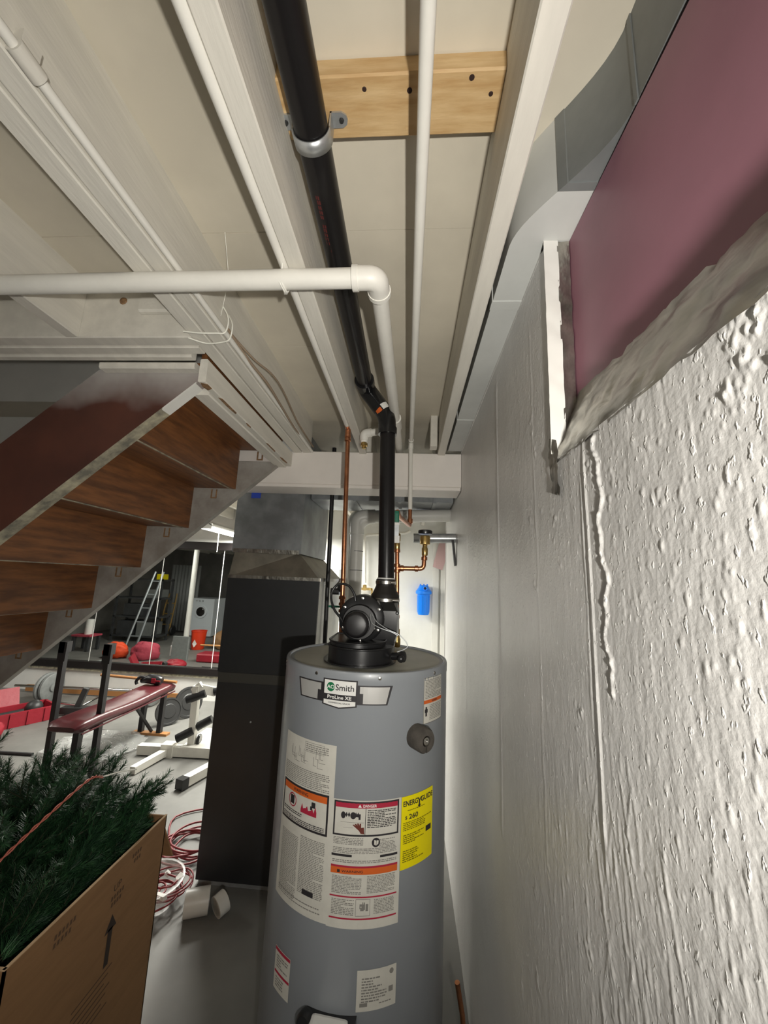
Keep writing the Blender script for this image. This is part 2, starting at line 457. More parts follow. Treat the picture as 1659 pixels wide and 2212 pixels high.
# spalled strip beside the seam: a torn lip with a hollow at its left
for k in range(150):
    t = k / 149.0
    z0 = 1.715 - 0.345 * t
    yc = 0.533 + 0.006 * math.sin(17 * t + 1) + 0.004 * math.sin(41 * t)
    bump_at(yc + _rng.normal() * .0012, z0, 0.0066 * (1 - .5 * t), 0.0035, 0.0013 * (1 - .3 * t) * (.5 + _rng.random()), .6)
    bump_at(yc + 0.0075 + _rng.normal() * .001, z0, 0.0036, 0.0035, -0.0016 * (1 - .3 * t) * (.4 + _rng.random()), .8)
# trowel sweeps in the patched plaster low on the wall
for k in range(42):
    z0 = 0.62 + 0.66 * _rng.random(); y0 = 0.43 + .17 * _rng.random() + 0.10 * (1.28 - z0)
    bump_at(y0, z0, 0.0035, 0.03 + .06 * _rng.random(), 0.0006, .8, tilt=(.16 + .12 * _rng.random()) * (1 if _rng.random() < .72 else -1.4))
ridge(0.600, 0.55, 1.02, 0.0045, 0.0013, .012)
ridge(0.470, 0.55, 1.25, 0.004, 0.0006, .008, lean=0.10)
ridge(0.395, 0.5, 1.22, 0.004, 0.0005, .006, lean=0.09)
for k in range(500):
    z0 = 0.45 + 0.85 * _rng.random(); y0 = 0.24 + 0.6 * _rng.random()
    r = 0.002 + .0035 * _rng.random()
    bump_at(y0, z0, r * .8, r * (2 + 4 * _rng.random()), r * .10, .8, tilt=0.06)
XX = WX - D
nz, ny = YY.shape
sill_row = int(np.argmin(abs(zs - SILL))); win_col = int(np.argmin(abs(ys - WIN)))
D[:] = D
verts = np.stack([XX, YY, ZZ], -1).reshape(-1, 3)
ii, jj = np.meshgrid(np.arange(nz - 1), np.arange(ny - 1), indexing='ij')
keep = ~((ii >= sill_row) & (jj < win_col))
ii = ii[keep]; jj = jj[keep]
quads = np.stack([ii * ny + jj, (ii + 1) * ny + jj, (ii + 1) * ny + jj + 1, ii * ny + jj + 1], -1)
wm = bpy.data.meshes.new('wall_right')
wm.vertices.add(len(verts)); wm.vertices.foreach_set('co', verts.astype(np.float32).ravel())
wm.loops.add(quads.size); wm.loops.foreach_set('vertex_index', quads.astype(np.int32).ravel())
wm.polygons.add(len(quads)); wm.polygons.foreach_set('loop_start', np.arange(0, quads.size, 4, dtype=np.int32))
wm.update(calc_edges=True); wm.validate()
wm.materials.append(M['wallpaint']); wm.shade_smooth()
wall_right = bpy.data.objects.new('wall_right', wm); C.objects.link(wall_right)
ROOT[wall_right.name] = Vector((0, 0, 0))
tag(wall_right, 'rough white painted foundation wall with blisters and seams', kind='structure')
# body of the wall behind the relief (thickness, end face, top ledge, window jamb)
core = MB()
core.box(WX + .012, 0.95, -3.1, 2.755, 0, 1.70)
core.box(WX + .012, 0.95, WIN + .004, 2.755, 1.70, TOPW)
core.box(WX - .004, WX + .03, 2.742, 2.757, 0, TOPW)
core.box(WX - .002, WX + .03, WIN + .0005, WIN + .02, SILL + .01, TOPW)
core.box(WX - .002, WX + .06, WIN, 2.75, TOPW - .012, TOPW)
build('wall_core', core, M['wallpaint'], parent=wall_right)
build('wall_right_rear', MB().box(0.45, 0.6, 2.755, YB, 0, 2.46), M['backwall'], kind='structure', label='white side wall of the alcove behind the heater')
build('trim_2', MB().box(0.29, 0.36, YB - .03, YB, 0.2, 2.1), M['white'], kind='structure', label='white vertical board beside the filter')
build('trim_3', MB().box(0.385, 0.45, YB - .05, YB, 0.2, 2.1), M['white'], kind='structure', label='white vertical board in the alcove corner')

# --- window recess filled with a pink foam board, foil taped all round
win = thing('window_1', None, None, (0.30, 0.2, SILL)); tag(win, 'pink foam board taped into the window recess of the right wall', kind='structure')
def tape_grid(P00, P10, P11, P01, nu, nv, amp, seed, nrm):
    P00, P10, P11, P01 = map(Vector, (P00, P10, P11, P01)); rows = []
    nrm = Vector(nrm)
    for i in range(nu + 1):
        row = []
        for j in range(nv + 1):
            u = i / nu; v = j / nv
            p = P00 * (1 - u) * (1 - v) + P10 * u * (1 - v) + P11 * u * v + P01 * (1 - u) * v
            k = float(fbm(np.array([p.y * 38 + p.z * 17]), np.array([p.z * 45 + p.x * 60]), seed, 3)[0])
            row.append(p + nrm * amp * k)
        rows.append(row)
    return rows
pb = MB().add([(0.312, -0.6, 1.795), (0.302, 0.705, 1.842), (0.302, 0.705, 2.19), (0.312, -0.6, 2.145), (0.34, -0.6, 1.795), (0.33, 0.705, 1.842), (0.33, 0.705, 2.19), (0.34, -0.6, 2.145)],
              [(0, 3, 2, 1), (4, 5, 6, 7), (0, 1, 5, 4), (3, 7, 6, 2), (0, 4, 7, 3), (1, 2, 6, 5)])
build('foam_board', pb, M['pink'], parent=win, label='pink foam insulation board')
sill = MB().grid(tape_grid((WX - .003, -0.5, SILL - .006), (WX - .003, 0.682, SILL - .006), (0.304, 0.695, 1.856), (0.311, -0.5, 1.812), 90, 8, .006, 5, (-.8, 0, .5)))
build('sill_tape', sill, M['tape'], parent=win, smooth=60, label='crumpled foil tape along the sill')
jt = MB().grid(tape_grid((0.276, WIN - .003, 1.735), (0.300, WIN - .003, 1.80), (0.301, 0.684, 2.188), (0.277, WIN - .003, 2.188), 5, 50, .004, 8, (0, -1, 0)))
build('jamb_tape', jt, M['tape'], parent=win, smooth=60, label='foil tape down the jamb')
ct = MB().grid(tape_grid((WX - .005, 0.70, 1.67), (WX - .007, 0.652, 1.655), (WX - .007, 0.655, 1.755), (WX - .005, 0.70, 1.775), 10, 14, .006, 12, (-1, 0, 0)))
build('corner_tape', ct, M['tape'], parent=win, smooth=60)
build('jamb_trim', MB().grid(tape_grid((WX - .006, WIN - .004, 1.74), (0.279, WIN - .004, 1.74), (0.279, WIN - .004, 2.19), (WX - .006, WIN - .004, 2.19), 3, 60, .0025, 19, (0, -1, .2))), M['white'], parent=win, smooth=60)
# wedge of board behind the sill tape, so that the recess is solid
build('sill_block', MB().prism([(WX + .004, SILL - .02), (0.34, SILL - .02), (0.34, 1.80), (0.306, 1.80)], 1, -0.6, 0.686), M['tape'], parent=win)
build('trim_1', MB().box(0.52, 0.56, -3.1, 2.75, 2.19, 2.46), M['joist'], kind='structure', label='rim board above the right wall')

# --- ceiling: sheathing panels and joists
ceil = build('ceiling', MB().box(-7.6, 0.95, -3.1, 1.06, 2.362, 2.46).box(-7.6, 0.95, 1.985, 4.95, 2.362, 2.46).box(-0.69, 0.95, 1.06, 1.985, 2.362, 2.46).box(-7.6, -3.35, 1.06, 1.985, 2.362, 2.46), M['cream'], kind='structure', label='cream painted wooden ceiling between the joists')
rc = random.Random(3)
for (x0, x1) in ((-0.246, 0.132), (0.168, 0.52), (-0.548, -0.283), (-0.985, -0.642), (-1.40, -1.03), (-1.80, -1.44)):
    cuts = [-3.0, -1.6, -0.42, 0.803, 1.28 if x0 < -.5 else 1.96]
    if x0 < -.6: cuts[-1] = 0.96
    for a, b in zip(cuts[:-1], cuts[1:]):
        dz = rc.uniform(-.0012, .0012)
        build('panel', MB().box(x0 - .004, x1 + .004, a + .0008, b - .0008, ZC + dz, 2.363), M['cream'], parent=ceil)
    if -.6 < x0 < -.5:
        build('panel', MB().box(x0 - .004, x1 + .004, 1.2808, 1.96, ZC, 2.363), M['cream'], parent=ceil)
def joist(x0, x1, y0, y1, z0=ZJ):
    return build('joist', MB().box(x0, x1, y0, y1, z0, 2.364, b=.0025), M['joist'], parent=ceil)
joist(-0.2845, -0.2465, -3.0, 1.962)
joist(0.132, 0.170, -3.0, 1.962)
joist(-0.645, -0.6000, -3.0, 1.962)
joist(-0.5935, -0.551, -3.0, 1.962)
joist(-1.028, -0.988, -3.0, 0.957)
joist(-1.44, -1.40, -3.0, 0.957)
joist(-1.84, -1.80, -3.0, 0.957)
for k in range(12):
    joist(-2.24 - .41 * k, -2.20 - .41 * k, -3.0, 0.957)
# doubled header at the near side of the stair opening
build('header', MB().box(-3.4, -0.646, 0.958, 1.000, ZJ, 2.364, b=.003), M['joist'], parent=ceil)
build('header', MB().box(-3.4, -0.646, 1.002, 1.038, ZJ - .004, 2.364, b=.003), M['joist'], parent=ceil)
build('header', MB().box(-3.4, -0.690, 1.040, 1.066, ZJ - .010, 2.364, b=.004), M['joist'], parent=ceil)
build('header_block', MB().box(-0.80, -0.66, 0.935, 0.957, 2.235, 2.35, b=.006), M['joist'], parent=ceil)
build('knot', MB().lathe([(0.0, 0), (.012, 0), (.010, .003), (0, .003)], (-0.868, 0.957, 2.285), (0, -1, 0), 9), M['chip'], parent=ceil)
# joists over the gym run the same way beyond the beam
for k in range(14):
    x = 0.13 - .41 * k
    joist(x, x + .04, 2.13, 4.78, ZJ + .04)
# stub of board standing on the beam beside the right joist
build('blocking_stub', MB().box(0.088, 0.124, 1.872, 1.93, 2.185, 2.355, b=.003), M['joist'], parent=ceil)

# --- main beam
beam = thing('support_beam', 'white painted boxed beam running across behind the heater', 'beam', (-0.4, 2.05, 1.98))
build('beam_body', MB().box(-3.4, WX - .001, 1.962, 2.13, 1.995, 2.178, b=.004), M['beam'], parent=beam)
build('bottom_board', MB().box(-3.4, WX - .004, 1.958, 2.135, 1.976, 1.995, b=.003), M['beam'], parent=beam)

# stairwell shaft above the opening
sw = MB().box(-3.4, -0.66, 1.985, 2.10, 2.18, 3.7)
build('wall_stairwell', sw, M['greywall'], kind='structure', label='grey painted stairwell wall seen above the stair stringer')
build('wall_stairwell_shaft', MB().box(-3.4, -0.66, 0.96, 1.06, 2.364, 3.7).box(-0.66, -0.56, 0.96, 2.1, 2.364, 3.7).box(-3.5, -3.4, 0.96, 2.1, 2.364, 3.7).box(-3.5, -.56, .96, 2.1, 3.7, 3.8), M['greywall'], kind='structure', label='grey shaft of the stairwell going up')

# --- staircase seen from below
ST = thing('staircase', 'brown wooden staircase seen from underneath', 'staircase', (-1.8, 1.53, 0))
low = lambda x: 2.085 + .9 * (x + .716)
def stringer(y0, y1, m, xt, ztop):
    # lower edge line, upper edge .352 above it
    xf = -0.716 - 2.085 / .9              # lower edge reaches the floor
    xu = -0.716 - (2.085 + .352) / .9
    xc = -0.716 + (ztop - 2.085 - .352) / .9
    poly = [(xt, low(xt)), (xt, ztop), (xc, ztop), (xu, 0.0), (xf, 0.0)]
    return build('stringer', MB().prism(poly, 1, y0, y1), m, parent=ST)
s1 = stringer(1.100, 1.138, M['stringer'], -0.692, 2.15)
s1['label'] = 'dark stained near stringer with a raw lower edge'
# raw underside strip, weathered, whitened at its upper end
def under(xa, xb, m, nm):
    y0, y1 = 1.0985, 1.1395
    vs = []
    for x in (xa, xb):
        for y in (y0, y1):
            vs += [(x, y, low(x) - .0015), (x, y, low(x) + .006)]
    return build(nm, MB().add(vs, [(0, 4, 6, 2), (0, 1, 5, 4), (2, 6, 7, 3), (1, 3, 7, 5), (0, 2, 3, 1), (4, 5, 7, 6)]), m, parent=s1)
under(-2.98, -0.80, M['rawedge'], 'raw_edge')
under(-0.80, -0.70, M['white'], 'painted_edge')
s2 = stringer(1.920, 1.957, M['whitewash'], -0.705, 2.10)
s2['label'] = 'whitewashed far stringer'
RUN, RISE, X0, Z0 = 0.2285, 0.2135, -0.926, 1.945
for k in range(-1, 9):
    xr = X0 - RUN * k; zt = Z0 - RISE * k
    r0 = zt; r1 = zt + RISE + (.0 if k >= 0 else -.03)
    build('riser', MB().box(xr - .02, xr, 1.138, 1.92, r0, r1 + .004), M['stairwood'], parent=ST)
    build('tread', MB().box(xr - RUN - .03, xr - .0205, 1.138, 1.92, zt + .003, zt + .036, b=.003), M['stairwood'], parent=ST)
    build('cleat', MB().box(xr - .026, xr - .0205, 1.16, 1.90, zt - .004, zt + .003), M['rawedge'], parent=ST)
    if -1 <= k < 6:
        xb = xr - RUN * .5 + .0; zb = zt - .004
        bk = MB()
        bk.box(xb - .016, xb - .010, 1.917, 1.921, zb - .042, zb).box(xb + .010, xb + .016, 1.917, 1.921, zb - .042, zb).box(xb - .016, xb + .016, 1.917, 1.921, zb - .048, zb - .042)
        build('nail_plate', bk, M['chip'], parent=s2)
build('ledger_strip', MB().box(-1.01, -0.692, 1.066, 1.100, 2.134, 2.1565, b=.004), M['joist'], parent=ST, label='white ledger strip at the stair head')
tr = build('trimmer', MB().box(-0.676, -0.650, 1.068, 1.958, 2.088, 2.166, b=.003), M['joist'], parent=ST, label='white trimmer beam with chipped lower edge')
build('trimmer', MB().box(-0.735, -0.677, 1.142, 1.958, 2.082, 2.166, b=.004), M['joist'], parent=ST)
cg = random.Random(5)
for y0, y1, w in ((1.072, 1.12, .022), (1.17, 1.30, .010), (1.38, 1.43, .007), (1.60, 1.72, .008), (1.80, 1.90, .012)):
    pts = [(-0.651 - w * cg.uniform(.5, 1), y0), (-0.651, y0 + .01), (-0.651, y1 - .01), (-0.651 - w * cg.uniform(.4, 1), y1), (-0.651 - w * cg.uniform(.8, 1.2), (y0 + y1) / 2)]
    build('chip', MB().prism(pts, 2, 2.0868, 2.0885), M['chip'], parent=tr)
# ------------------------------------------------------------------ overhead pipes, duct, cables
# black vent pipe
VP = thing('vent_pipe', 'black plastic vent pipe running under the ceiling and down to the heater', 'pipe', (-0.09, 1.45, 1.5))
build('horizontal_pipe', MB().tube([(-0.184, -2.6, 2.283), (-0.198, 1.44, 2.277)], .0302, 28), M['abs'], parent=VP, smooth=40)
e1 = build('elbow', MB().tube(fillet([(-0.198, 1.40, 2.277), (-0.198, 1.462, 2.277), (-0.108, 1.455, 2.158), (-0.103, 1.45, 2.085)], .045, 9), .0355, 28), M['absfit'], parent=VP, smooth=40)
build('collar', MB().lathe([(.0385, 0), (.0385, .03), (.034, .032)], (-0.198, 1.385, 2.277), (0, 1, 0), 28), M['absfit'], parent=VP, smooth=40)
build('collar', MB().lathe([(.0375, 0), (.0375, .028), (.034, .03)], (-0.1025, 1.45, 2.075), (0, 0, 1), 28), M['absfit'], parent=VP, smooth=40)
build('vertical_pipe', MB().tube([(-0.102, 1.45, 2.10), (-0.084, 1.45, 1.495)], .0302, 28), M['abs'], parent=VP, smooth=40)
# stickers on the elbow (curved patches on its lower camera side)
ax = Vector((-0.108 + 0.198, -.007, 2.158 - 2.277)).normalized()
ec = Vector((-0.135, 1.457, 2.194))
def on_elbow(t0, t1, a0, a1, r):
    toward = (Vector((0, 0, 1.5)) - ec); toward = (toward - ax * toward.dot(ax)).normalized(); side = ax.cross(toward)
    return [[ec + ax * (t0 + (t1 - t0) * i / 3) + (toward * math.cos(a0 + (a1 - a0) * j / 5) + side * math.sin(a0 + (a1 - a0) * j / 5)) * r for j in range(6)] for i in range(4)]
build('white_sticker', MB().grid(on_elbow(.004, .030, -.15, -1.0, .0365)), M['paperwhite'], parent=e1)
build('orange_sticker', MB().grid(on_elbow(.012, .030, -.02, .75, .0364)), M['orange'], parent=e1)
# faint red print along the pipe
pr = MB(); rp = random.Random(2)
for k in range(34):
    y0 = 0.62 + .0105 * k + (.02 if k % 6 == 0 else 0)
    for q in range(2):
        a = -2.02 + .15 * q + rp.uniform(-.02, .02)
        row = [[(-0.1953 + .0306 * math.cos(a + d), y0 + e, 2.2785 + .0306 * math.sin(a + d)) for d in (0, .10)] for e in (0, .0075)]
        pr.grid(row)
build('red_print', pr, mat('faded_red_ink', (0.10, 0.012, 0.012), .6), parent=VP, kind='stuff')
# wood block with strap
wb = thing('wood_block', 'new pine block screwed across between two joists', 'wood block', (-0.05, 0.53, 2.312))
build('board', MB().box(-0.2462, 0.1315, 0.485, 0.577, 2.3115, 2.3495, b=.003), M['pine'], parent=wb)
for x, y in ((-0.023, 0.508), (0.078, 0.495), (0.113, 0.518), (-0.099, 0.504)):
    big = x > -.05 and x < .1
    build('screw_hole' if big else 'knot', MB().lathe([(0, 0), (.0045 if big else .003, 0), (.004, .0008), (0, .0008)], (x, y, 2.3108), (0, 0, 1), 10), M['knot'], parent=wb)
sp = thing('pipe_strap', 'galvanised strap clamping the black vent pipe to the pine block', 'strap', (-0.19, 0.54, 2.25))
P = []
for k in range(25):
    a = PI + PI * k / 24
    P.append([(-0.195 + .0318 * math.cos(a), y, 2.2785 + .0318 * math.sin(a)) for y in (0.532, 0.556)])
    
o = build('strap_band', MB().grid(P), M['galv'], parent=sp, smooth=60)
sm = o.modifiers.new('thick', 'SOLIDIFY'); sm.thickness = .003; sm.offset = 1
for s in (-1, 1):
    xe = -0.195 + s * .0318
    build('strap_tab', MB().box(min(xe, xe + s * .003), max(xe, xe + s * .003), .532, .556, 2.2785, 2.311), M['galv'], parent=sp)
    tab = build('strap_ear', MB().prism([(xe, .532), (xe + s * .020, .532), (xe + s * .028, .537), (xe + s * .030, .544), (xe + s * .028, .551), (xe + s * .020, .556), (xe, .556)][::s], 2, 2.3075, 2.3112), M['galv'], parent=sp)
    build('screw', MB().lathe([(0, -.004), (.0035, -.0035), (.0045, 0)], (xe + s * .019, .544, 2.3075), (0, 0, 1), 10), M['darkiron'], parent=tab)

# white drain pipe with elbow
dp = thing('drain_pipe', 'white painted drain pipe crossing under the joists and turning back', 'pipe', (-0.1, 0.72, 2.14))
build('cross_run', MB().tube([(-4.2, 0.735, 2.126), (-0.118, 0.720, 2.141)], .0205, 20), M['pvc'], parent=dp, smooth=40)
build('elbow', MB().tube(fillet([(-0.132, 0.720, 2.141), (-0.088, 0.720, 2.141), (-0.086, 0.768, 2.145)], .034, 9), .0245, 20), M['pvc'], parent=dp, smooth=40)
build('collar', MB().lathe([(.0265, 0), (.0265, .012)], (-0.140, 0.720, 2.141), (1, 0, 0), 20), M['pvc'], parent=dp, smooth=40)
build('collar', MB().lathe([(.0265, 0), (.0265, .012)], (-0.086, 0.760, 2.1445), (0, 1, .06), 20), M['pvc'], parent=dp, smooth=40)
build('long_run', MB().tube([(-0.086, 0.765, 2.1445), (-0.074, 1.98, 2.213), (-0.05, 2.6, 2.23)], .0195, 20), M['pvc'], parent=dp, smooth=40)
build('tee', MB().tube([(-0.0785, 1.545, 2.189), (-0.077, 1.66, 2.196)], .025, 20), M['pvc'], parent=dp, smooth=40)
build('branch', MB().tube(fillet([(-0.077, 1.62, 2.170), (-0.222, 1.65, 2.158), (-0.221, 1.655, 2.112)], .028, 8), .0165, 16), M['pvc'], parent=dp, smooth=40)
build('branch_elbow', MB().tube(fillet([(-0.188, 1.643, 2.161), (-0.222, 1.65, 2.158), (-0.221, 1.653, 2.128)], .026, 8), .0205, 16), M['pvc'], parent=dp, smooth=40)
build('cleanout_plug', MB().lathe([(.016, 0), (.016, -.016), (.009, -.017), (.009, -.028), (0, -.029)], (-0.221, 1.654, 2.116), (0, 0, 1), 16), M['brass'], parent=dp, smooth=40)
hl = [(-0.294 + .003 * math.sin(3 * a), 0.727 + .0222 * math.cos(a), 2.139 + .0222 * math.sin(a)) for a in np.linspace(0, 2 * PI, 22)[:-1]]
build('wire_hanger', MB().tube(hl, .0022, 8, closed=True).tube([(-0.290 + p[0] + .294, p[1], p[2]) for p in hl], .0022, 8, closed=True).tube([(-0.294, 0.709, 2.152), (-0.292, 0.70, 2.185)], .0022, 8), M['pvc'], parent=dp, smooth=60)

# white water pipe hanging in the middle bay
wp = thing('white_water_pipe', 'slim white painted water pipe running along the middle bay', 'pipe', (0.0, 1.9, 1.8))
build('long_pipe', MB().tube(fillet([(0.026, -2.6, 2.215), (-0.009, 1.925, 2.228), (-0.010, 1.932, 2.20), (-0.004, 1.932, 1.865)], .016, 6), .0108, 16), M['pvc'], parent=wp, smooth=40)
build('end_elbow', MB().tube(fillet([(-0.0092, 1.90, 2.228), (-0.0092, 1.933, 2.228), (-0.0095, 1.933, 2.19)], .018, 8), .0135, 16), M['pvc'], parent=wp, smooth=40)
build('copper_tail', MB().tube(fillet([(-0.004, 1.932, 1.87), (-0.003, 1.93, 1.782), (-0.050, 1.70, 1.788), (-0.058, 1.64, 1.80)], .020, 7), .0100, 16), M['copper'], parent=wp, smooth=40)
build('copper_collar', MB().lathe([(.0135, 0), (.0135, .022)], (-0.003, 1.932, 1.795), (0, 0, 1), 16), M['copper'], parent=wp, smooth=40)

# pipe strapped to the left joist; becomes the copper hot water riser
hw = thing('joist_water_pipe', 'pipe painted white along the left joist then dropping as bare copper', 'pipe', (-0.28, 1.63, 1.3))
build('painted_run', MB().tube([(-0.2945, -2.6, 2.176), (-0.2945, 1.605, 2.176)], .0105, 16), M['pvc'], parent=hw, smooth=40)
build('copper_elbow', MB().tube(fillet([(-0.2945, 1.595, 2.176), (-0.2945, 1.632, 2.176), (-0.294, 1.632, 2.12)], .018, 8), .0125, 16), M['copper'], parent=hw, smooth=40)
build('copper_riser', MB().tube([(-0.2938, 1.632, 2.15), (-0.270, 1.63, 1.242)], .0100, 16), M['copper'], parent=hw, smooth=40)
for z in (2.135, 2.118, 1.425, 1.40, 1.372):
    x = -0.270 - (z - 1.242) / (2.15 - 1.242) * .0238
    build('fitting', MB().lathe([(.0105, 0), (.0145, .002), (.0145, .012), (.0105, .014)], (x, 1.63, z - .007), (0, 0, 1), 16), M['copper'], parent=hw, smooth=40)

# conduit and cables on the doubled joist
cd = thing('conduit', 'thin white conduit clipped along the doubled joist', 'conduit', (-0.54, 0.6, 2.17))
build('conduit_tube', MB().tube([(-0.541, -2.6, 2.178), (-0.541, 0.95, 2.176), (-0.541, 1.95, 2.172)], .0078, 12), M['pvc'], parent=cd, smooth=40)
build('clip', MB().tube([(-0.541, 0.355, 2.177), (-0.541, 0.392, 2.177)], .0125, 12).box(-0.552, -0.538, .36, .386, 2.19, 2.212), M['joist'], parent=cd, smooth=40)
lp = [(-0.649, 0.927, 2.163), (-0.605, 0.927, 2.158), (-0.556, 0.93, 2.159), (-0.531, 0.935, 2.166), (-0.528, 0.935, 2.21), (-0.55, 0.94, 2.25)]
build('joist_string', MB().tube(smooth_path(lp, 5), .0022, 8).tube(smooth_path([(p[0], p[1] + .035 + .012 * math.sin(p[0] * 40), p[2] - .002) for p in lp], 5), .0022, 8), M['string'], smooth=60, label='white string looped around the doubled joist', cat='string')
build('old_cable', MB().tube(smooth_path([(-0.545, 0.97, 2.20), (-0.532, 1.10, 2.178), (-0.515, 1.22, 2.165), (-0.528, 1.40, 2.170), (-0.538, 1.62, 2.168), (-0.541, 1.94, 2.180)], 8), .0045, 8), M['cable'], smooth=60, label='brown cable sagging beside the doubled joist near the stairs', cat='cable')
build('old_cable', MB().tube(smooth_path([(-0.545, 1.0, 2.20), (-0.518, 1.10, 2.185), (-0.495, 1.20, 2.19), (-0.502, 1.35, 2.20), (-0.518, 1.60, 2.185), (-0.530, 1.93, 2.19)], 8), .0035, 8), M['cable'], smooth=60, label='thin brown wire bowing out beside the thicker cable on the doubled joist', cat='cable')
build('hanging_string', MB().tube([(-0.483, 0.79, 2.34), (-0.486, 0.84, 2.25), (-0.53, 0.90, 2.19)], .0008, 6), M['string'], smooth=60, label='short white string hanging from the ceiling by the conduit', cat='string')

# duct that squeezes between right joist and wall, then swings over the wall
du = thing('offset_duct', 'grey sheet metal duct offset in an S beside the right joist', 'duct', (0.25, 1.0, 2.19))
def dx(y):
    t = min(max((0.70 - y) / (0.70 - 0.46), 0), 1)
    t = t * t * (3 - 2 * t)
    return 0.186 + (0.305 - 0.186) * t
def duct_seg(y0, y1, m, grow=0.0, z0=2.190):
    n = max(2, int((y1 - y0) / .015)); mb = MB(); vs = []
    for i in range(n + 1):
        y = y0 + (y1 - y0) * i / n; x = dx(y) - grow
        vs += [(x, y, z0 - grow), (x + .2 + grow, y, z0 - grow), (x + .2 + grow, y, 2.3485), (x, y, 2.3485)]
    fs = []
    for i in range(n):
        for k in range(4):
            a = i * 4 + k; b = i * 4 + (k + 1) % 4
            fs.append((a, a + 4, b + 4, b))
    fs += [(0, 1, 2, 3), tuple(n * 4 + k for k in (3, 2, 1, 0))]
    return mb.add(vs, fs)
build('duct_section', duct_seg(-1.2, 0.455, M['duct']), M['duct'], parent=du, smooth=30)
build('duct_section', duct_seg(0.455, 0.575, M['duct']), M['duct'], parent=du, smooth=30)
build('duct_section', duct_seg(0.575, 0.86, M['duct']), M['ductlight'], parent=du, smooth=30)
build('duct_section', duct_seg(0.86, 1.56, M['duct']), M['ductlight'], parent=du, smooth=30)
build('duct_section', duct_seg(1.56, 1.958, M['duct']), M['ductlight'], parent=du, smooth=30)
for y, w in ((0.452, .008), (0.568, .014), (0.852, .030), (1.555, .012)):
    build('duct_joint', duct_seg(y, y + w, M['duct'], grow=.0022), M['ductlight'] if y > .6 else M['duct'], parent=du, smooth=30)
# ------------------------------------------------------------------ water heater
HX, HY, HR, HT = -0.14, 1.44, 0.28, 1.24
def cyl(th, z, off=0.0):
    a = math.radians(th)
    return (HX + (HR + off) * math.sin(a), HY - (HR + off) * math.cos(a), z)
WH = thing('water_heater', 'grey cylindrical gas water heater standing by the white wall', 'water heater', (HX, HY, 0))
prof = [(0.0, 0.035), (.268, .035), (HR - .004, .05), (HR, .06), (HR, 1.205), (HR + .0012, 1.209), (HR + .0012, 1.232), (HR - .001, 1.2385), (HR - .006, HT), (HR - .010, 1.2385), (HR - .012, 1.234)]
build('tank', MB().lathe(prof, (HX, HY, 0), n=128), M['heater'], parent=WH, smooth=35)
build('lid', MB().lathe([(HR - .011, 1.2335), (.15, 1.238), (0, 1.240)], (HX, HY, 0), n=96), M['heatertop'], parent=WH, smooth=35)
for a in range(3):
    t = math.radians(120 * a + 20)
    build('foot', MB().lathe([(.02, 0), (.02, .05)], (HX + .2 * math.cos(t), HY + .2 * math.sin(t), 0), n=10), M['darkiron'], parent=WH)
for th in (-26, 13.5, 54.4, -66, 95):
    build('screw', MB().lathe([(.0055, 0), (.0045, .002), (0, .0028)], cyl(th, 1.2255, .001), Vector((math.sin(math.radians(th)), -math.cos(math.radians(th)), 0)), 10), M['steel'], parent=WH, smooth=40)

def clip(poly, axis, val, keep_less):
    out = []
    for i in range(len(poly)):
        a = poly[i]; b = poly[(i + 1) % len(poly)]
        ia = (a[axis] <= val) == keep_less or a[axis] == val; ib = (b[axis] <= val) == keep_less or b[axis] == val
        if ia: out.append(a)
        if ia != ib:
            t = (val - a[axis]) / (b[axis] - a[axis]); out.append((a[0] + t * (b[0] - a[0]), a[1] + t * (b[1] - a[1])))
    return out
def cpoly(mb, poly, off, step=2.5):
    """polygon in (degrees, z) wrapped on the tank in narrow strips"""
    lo = min(p[0] for p in poly); hi = max(p[0] for p in poly)
    n = max(1, int(math.ceil((hi - lo) / step)))
    for i in range(n):
        q = clip(poly, 0, lo + (hi - lo) * i / n, False)
        q = clip(q, 0, lo + (hi - lo) * (i + 1) / n, True) if len(q) > 2 else []
        if len(q) > 2:
            mb.add([cyl(a, z, off) for a, z in q], [tuple(range(len(q)))])
    return mb
def crect(mb, a0, a1, z0, z1, off, step=2.5):
    return cpoly(mb, [(a0, z0), (a1, z0), (a1, z1), (a0, z1)], off, step)
def cframe(mb, a0, a1, z0, z1, w, off):
    wa = math.degrees(w / HR)
    crect(mb, a0, a1, z1 - w, z1, off); crect(mb, a0, a1, z0, z0 + w, off)
    crect(mb, a0, a0 + wa, z0, z1, off); crect(mb, a1 - wa, a1, z0, z1, off)
    return mb
_txt = {}
def text_verts(s):
    """mesh of a word in the built-in typeface: (verts, faces, width, height)"""
    if s in _txt: return _txt[s]
    cu = bpy.data.curves.new('t', 'FONT'); cu.body = s; cu.size = 1.0; cu.resolution_u = 3
    ob = bpy.data.objects.new('t', cu); C.objects.link(ob)
    dg = bpy.context.evaluated_depsgraph_get()
    me = bpy.data.meshes.new_from_object(ob.evaluated_get(dg))
    v = [(p.co.x, p.co.y) for p in me.vertices]; f = [tuple(p.vertices) for p in me.polygons]
    bpy.data.objects.remove(ob); bpy.data.curves.remove(cu); bpy.data.meshes.remove(me)
    x0 = min(p[0] for p in v); x1 = max(p[0] for p in v); y0 = min(p[1] for p in v); y1 = max(p[1] for p in v)
    v = [(p[0] - x0, p[1] - y0) for p in v]
    _txt[s] = (v, f, x1 - x0, y1 - y0)
    return _txt[s]
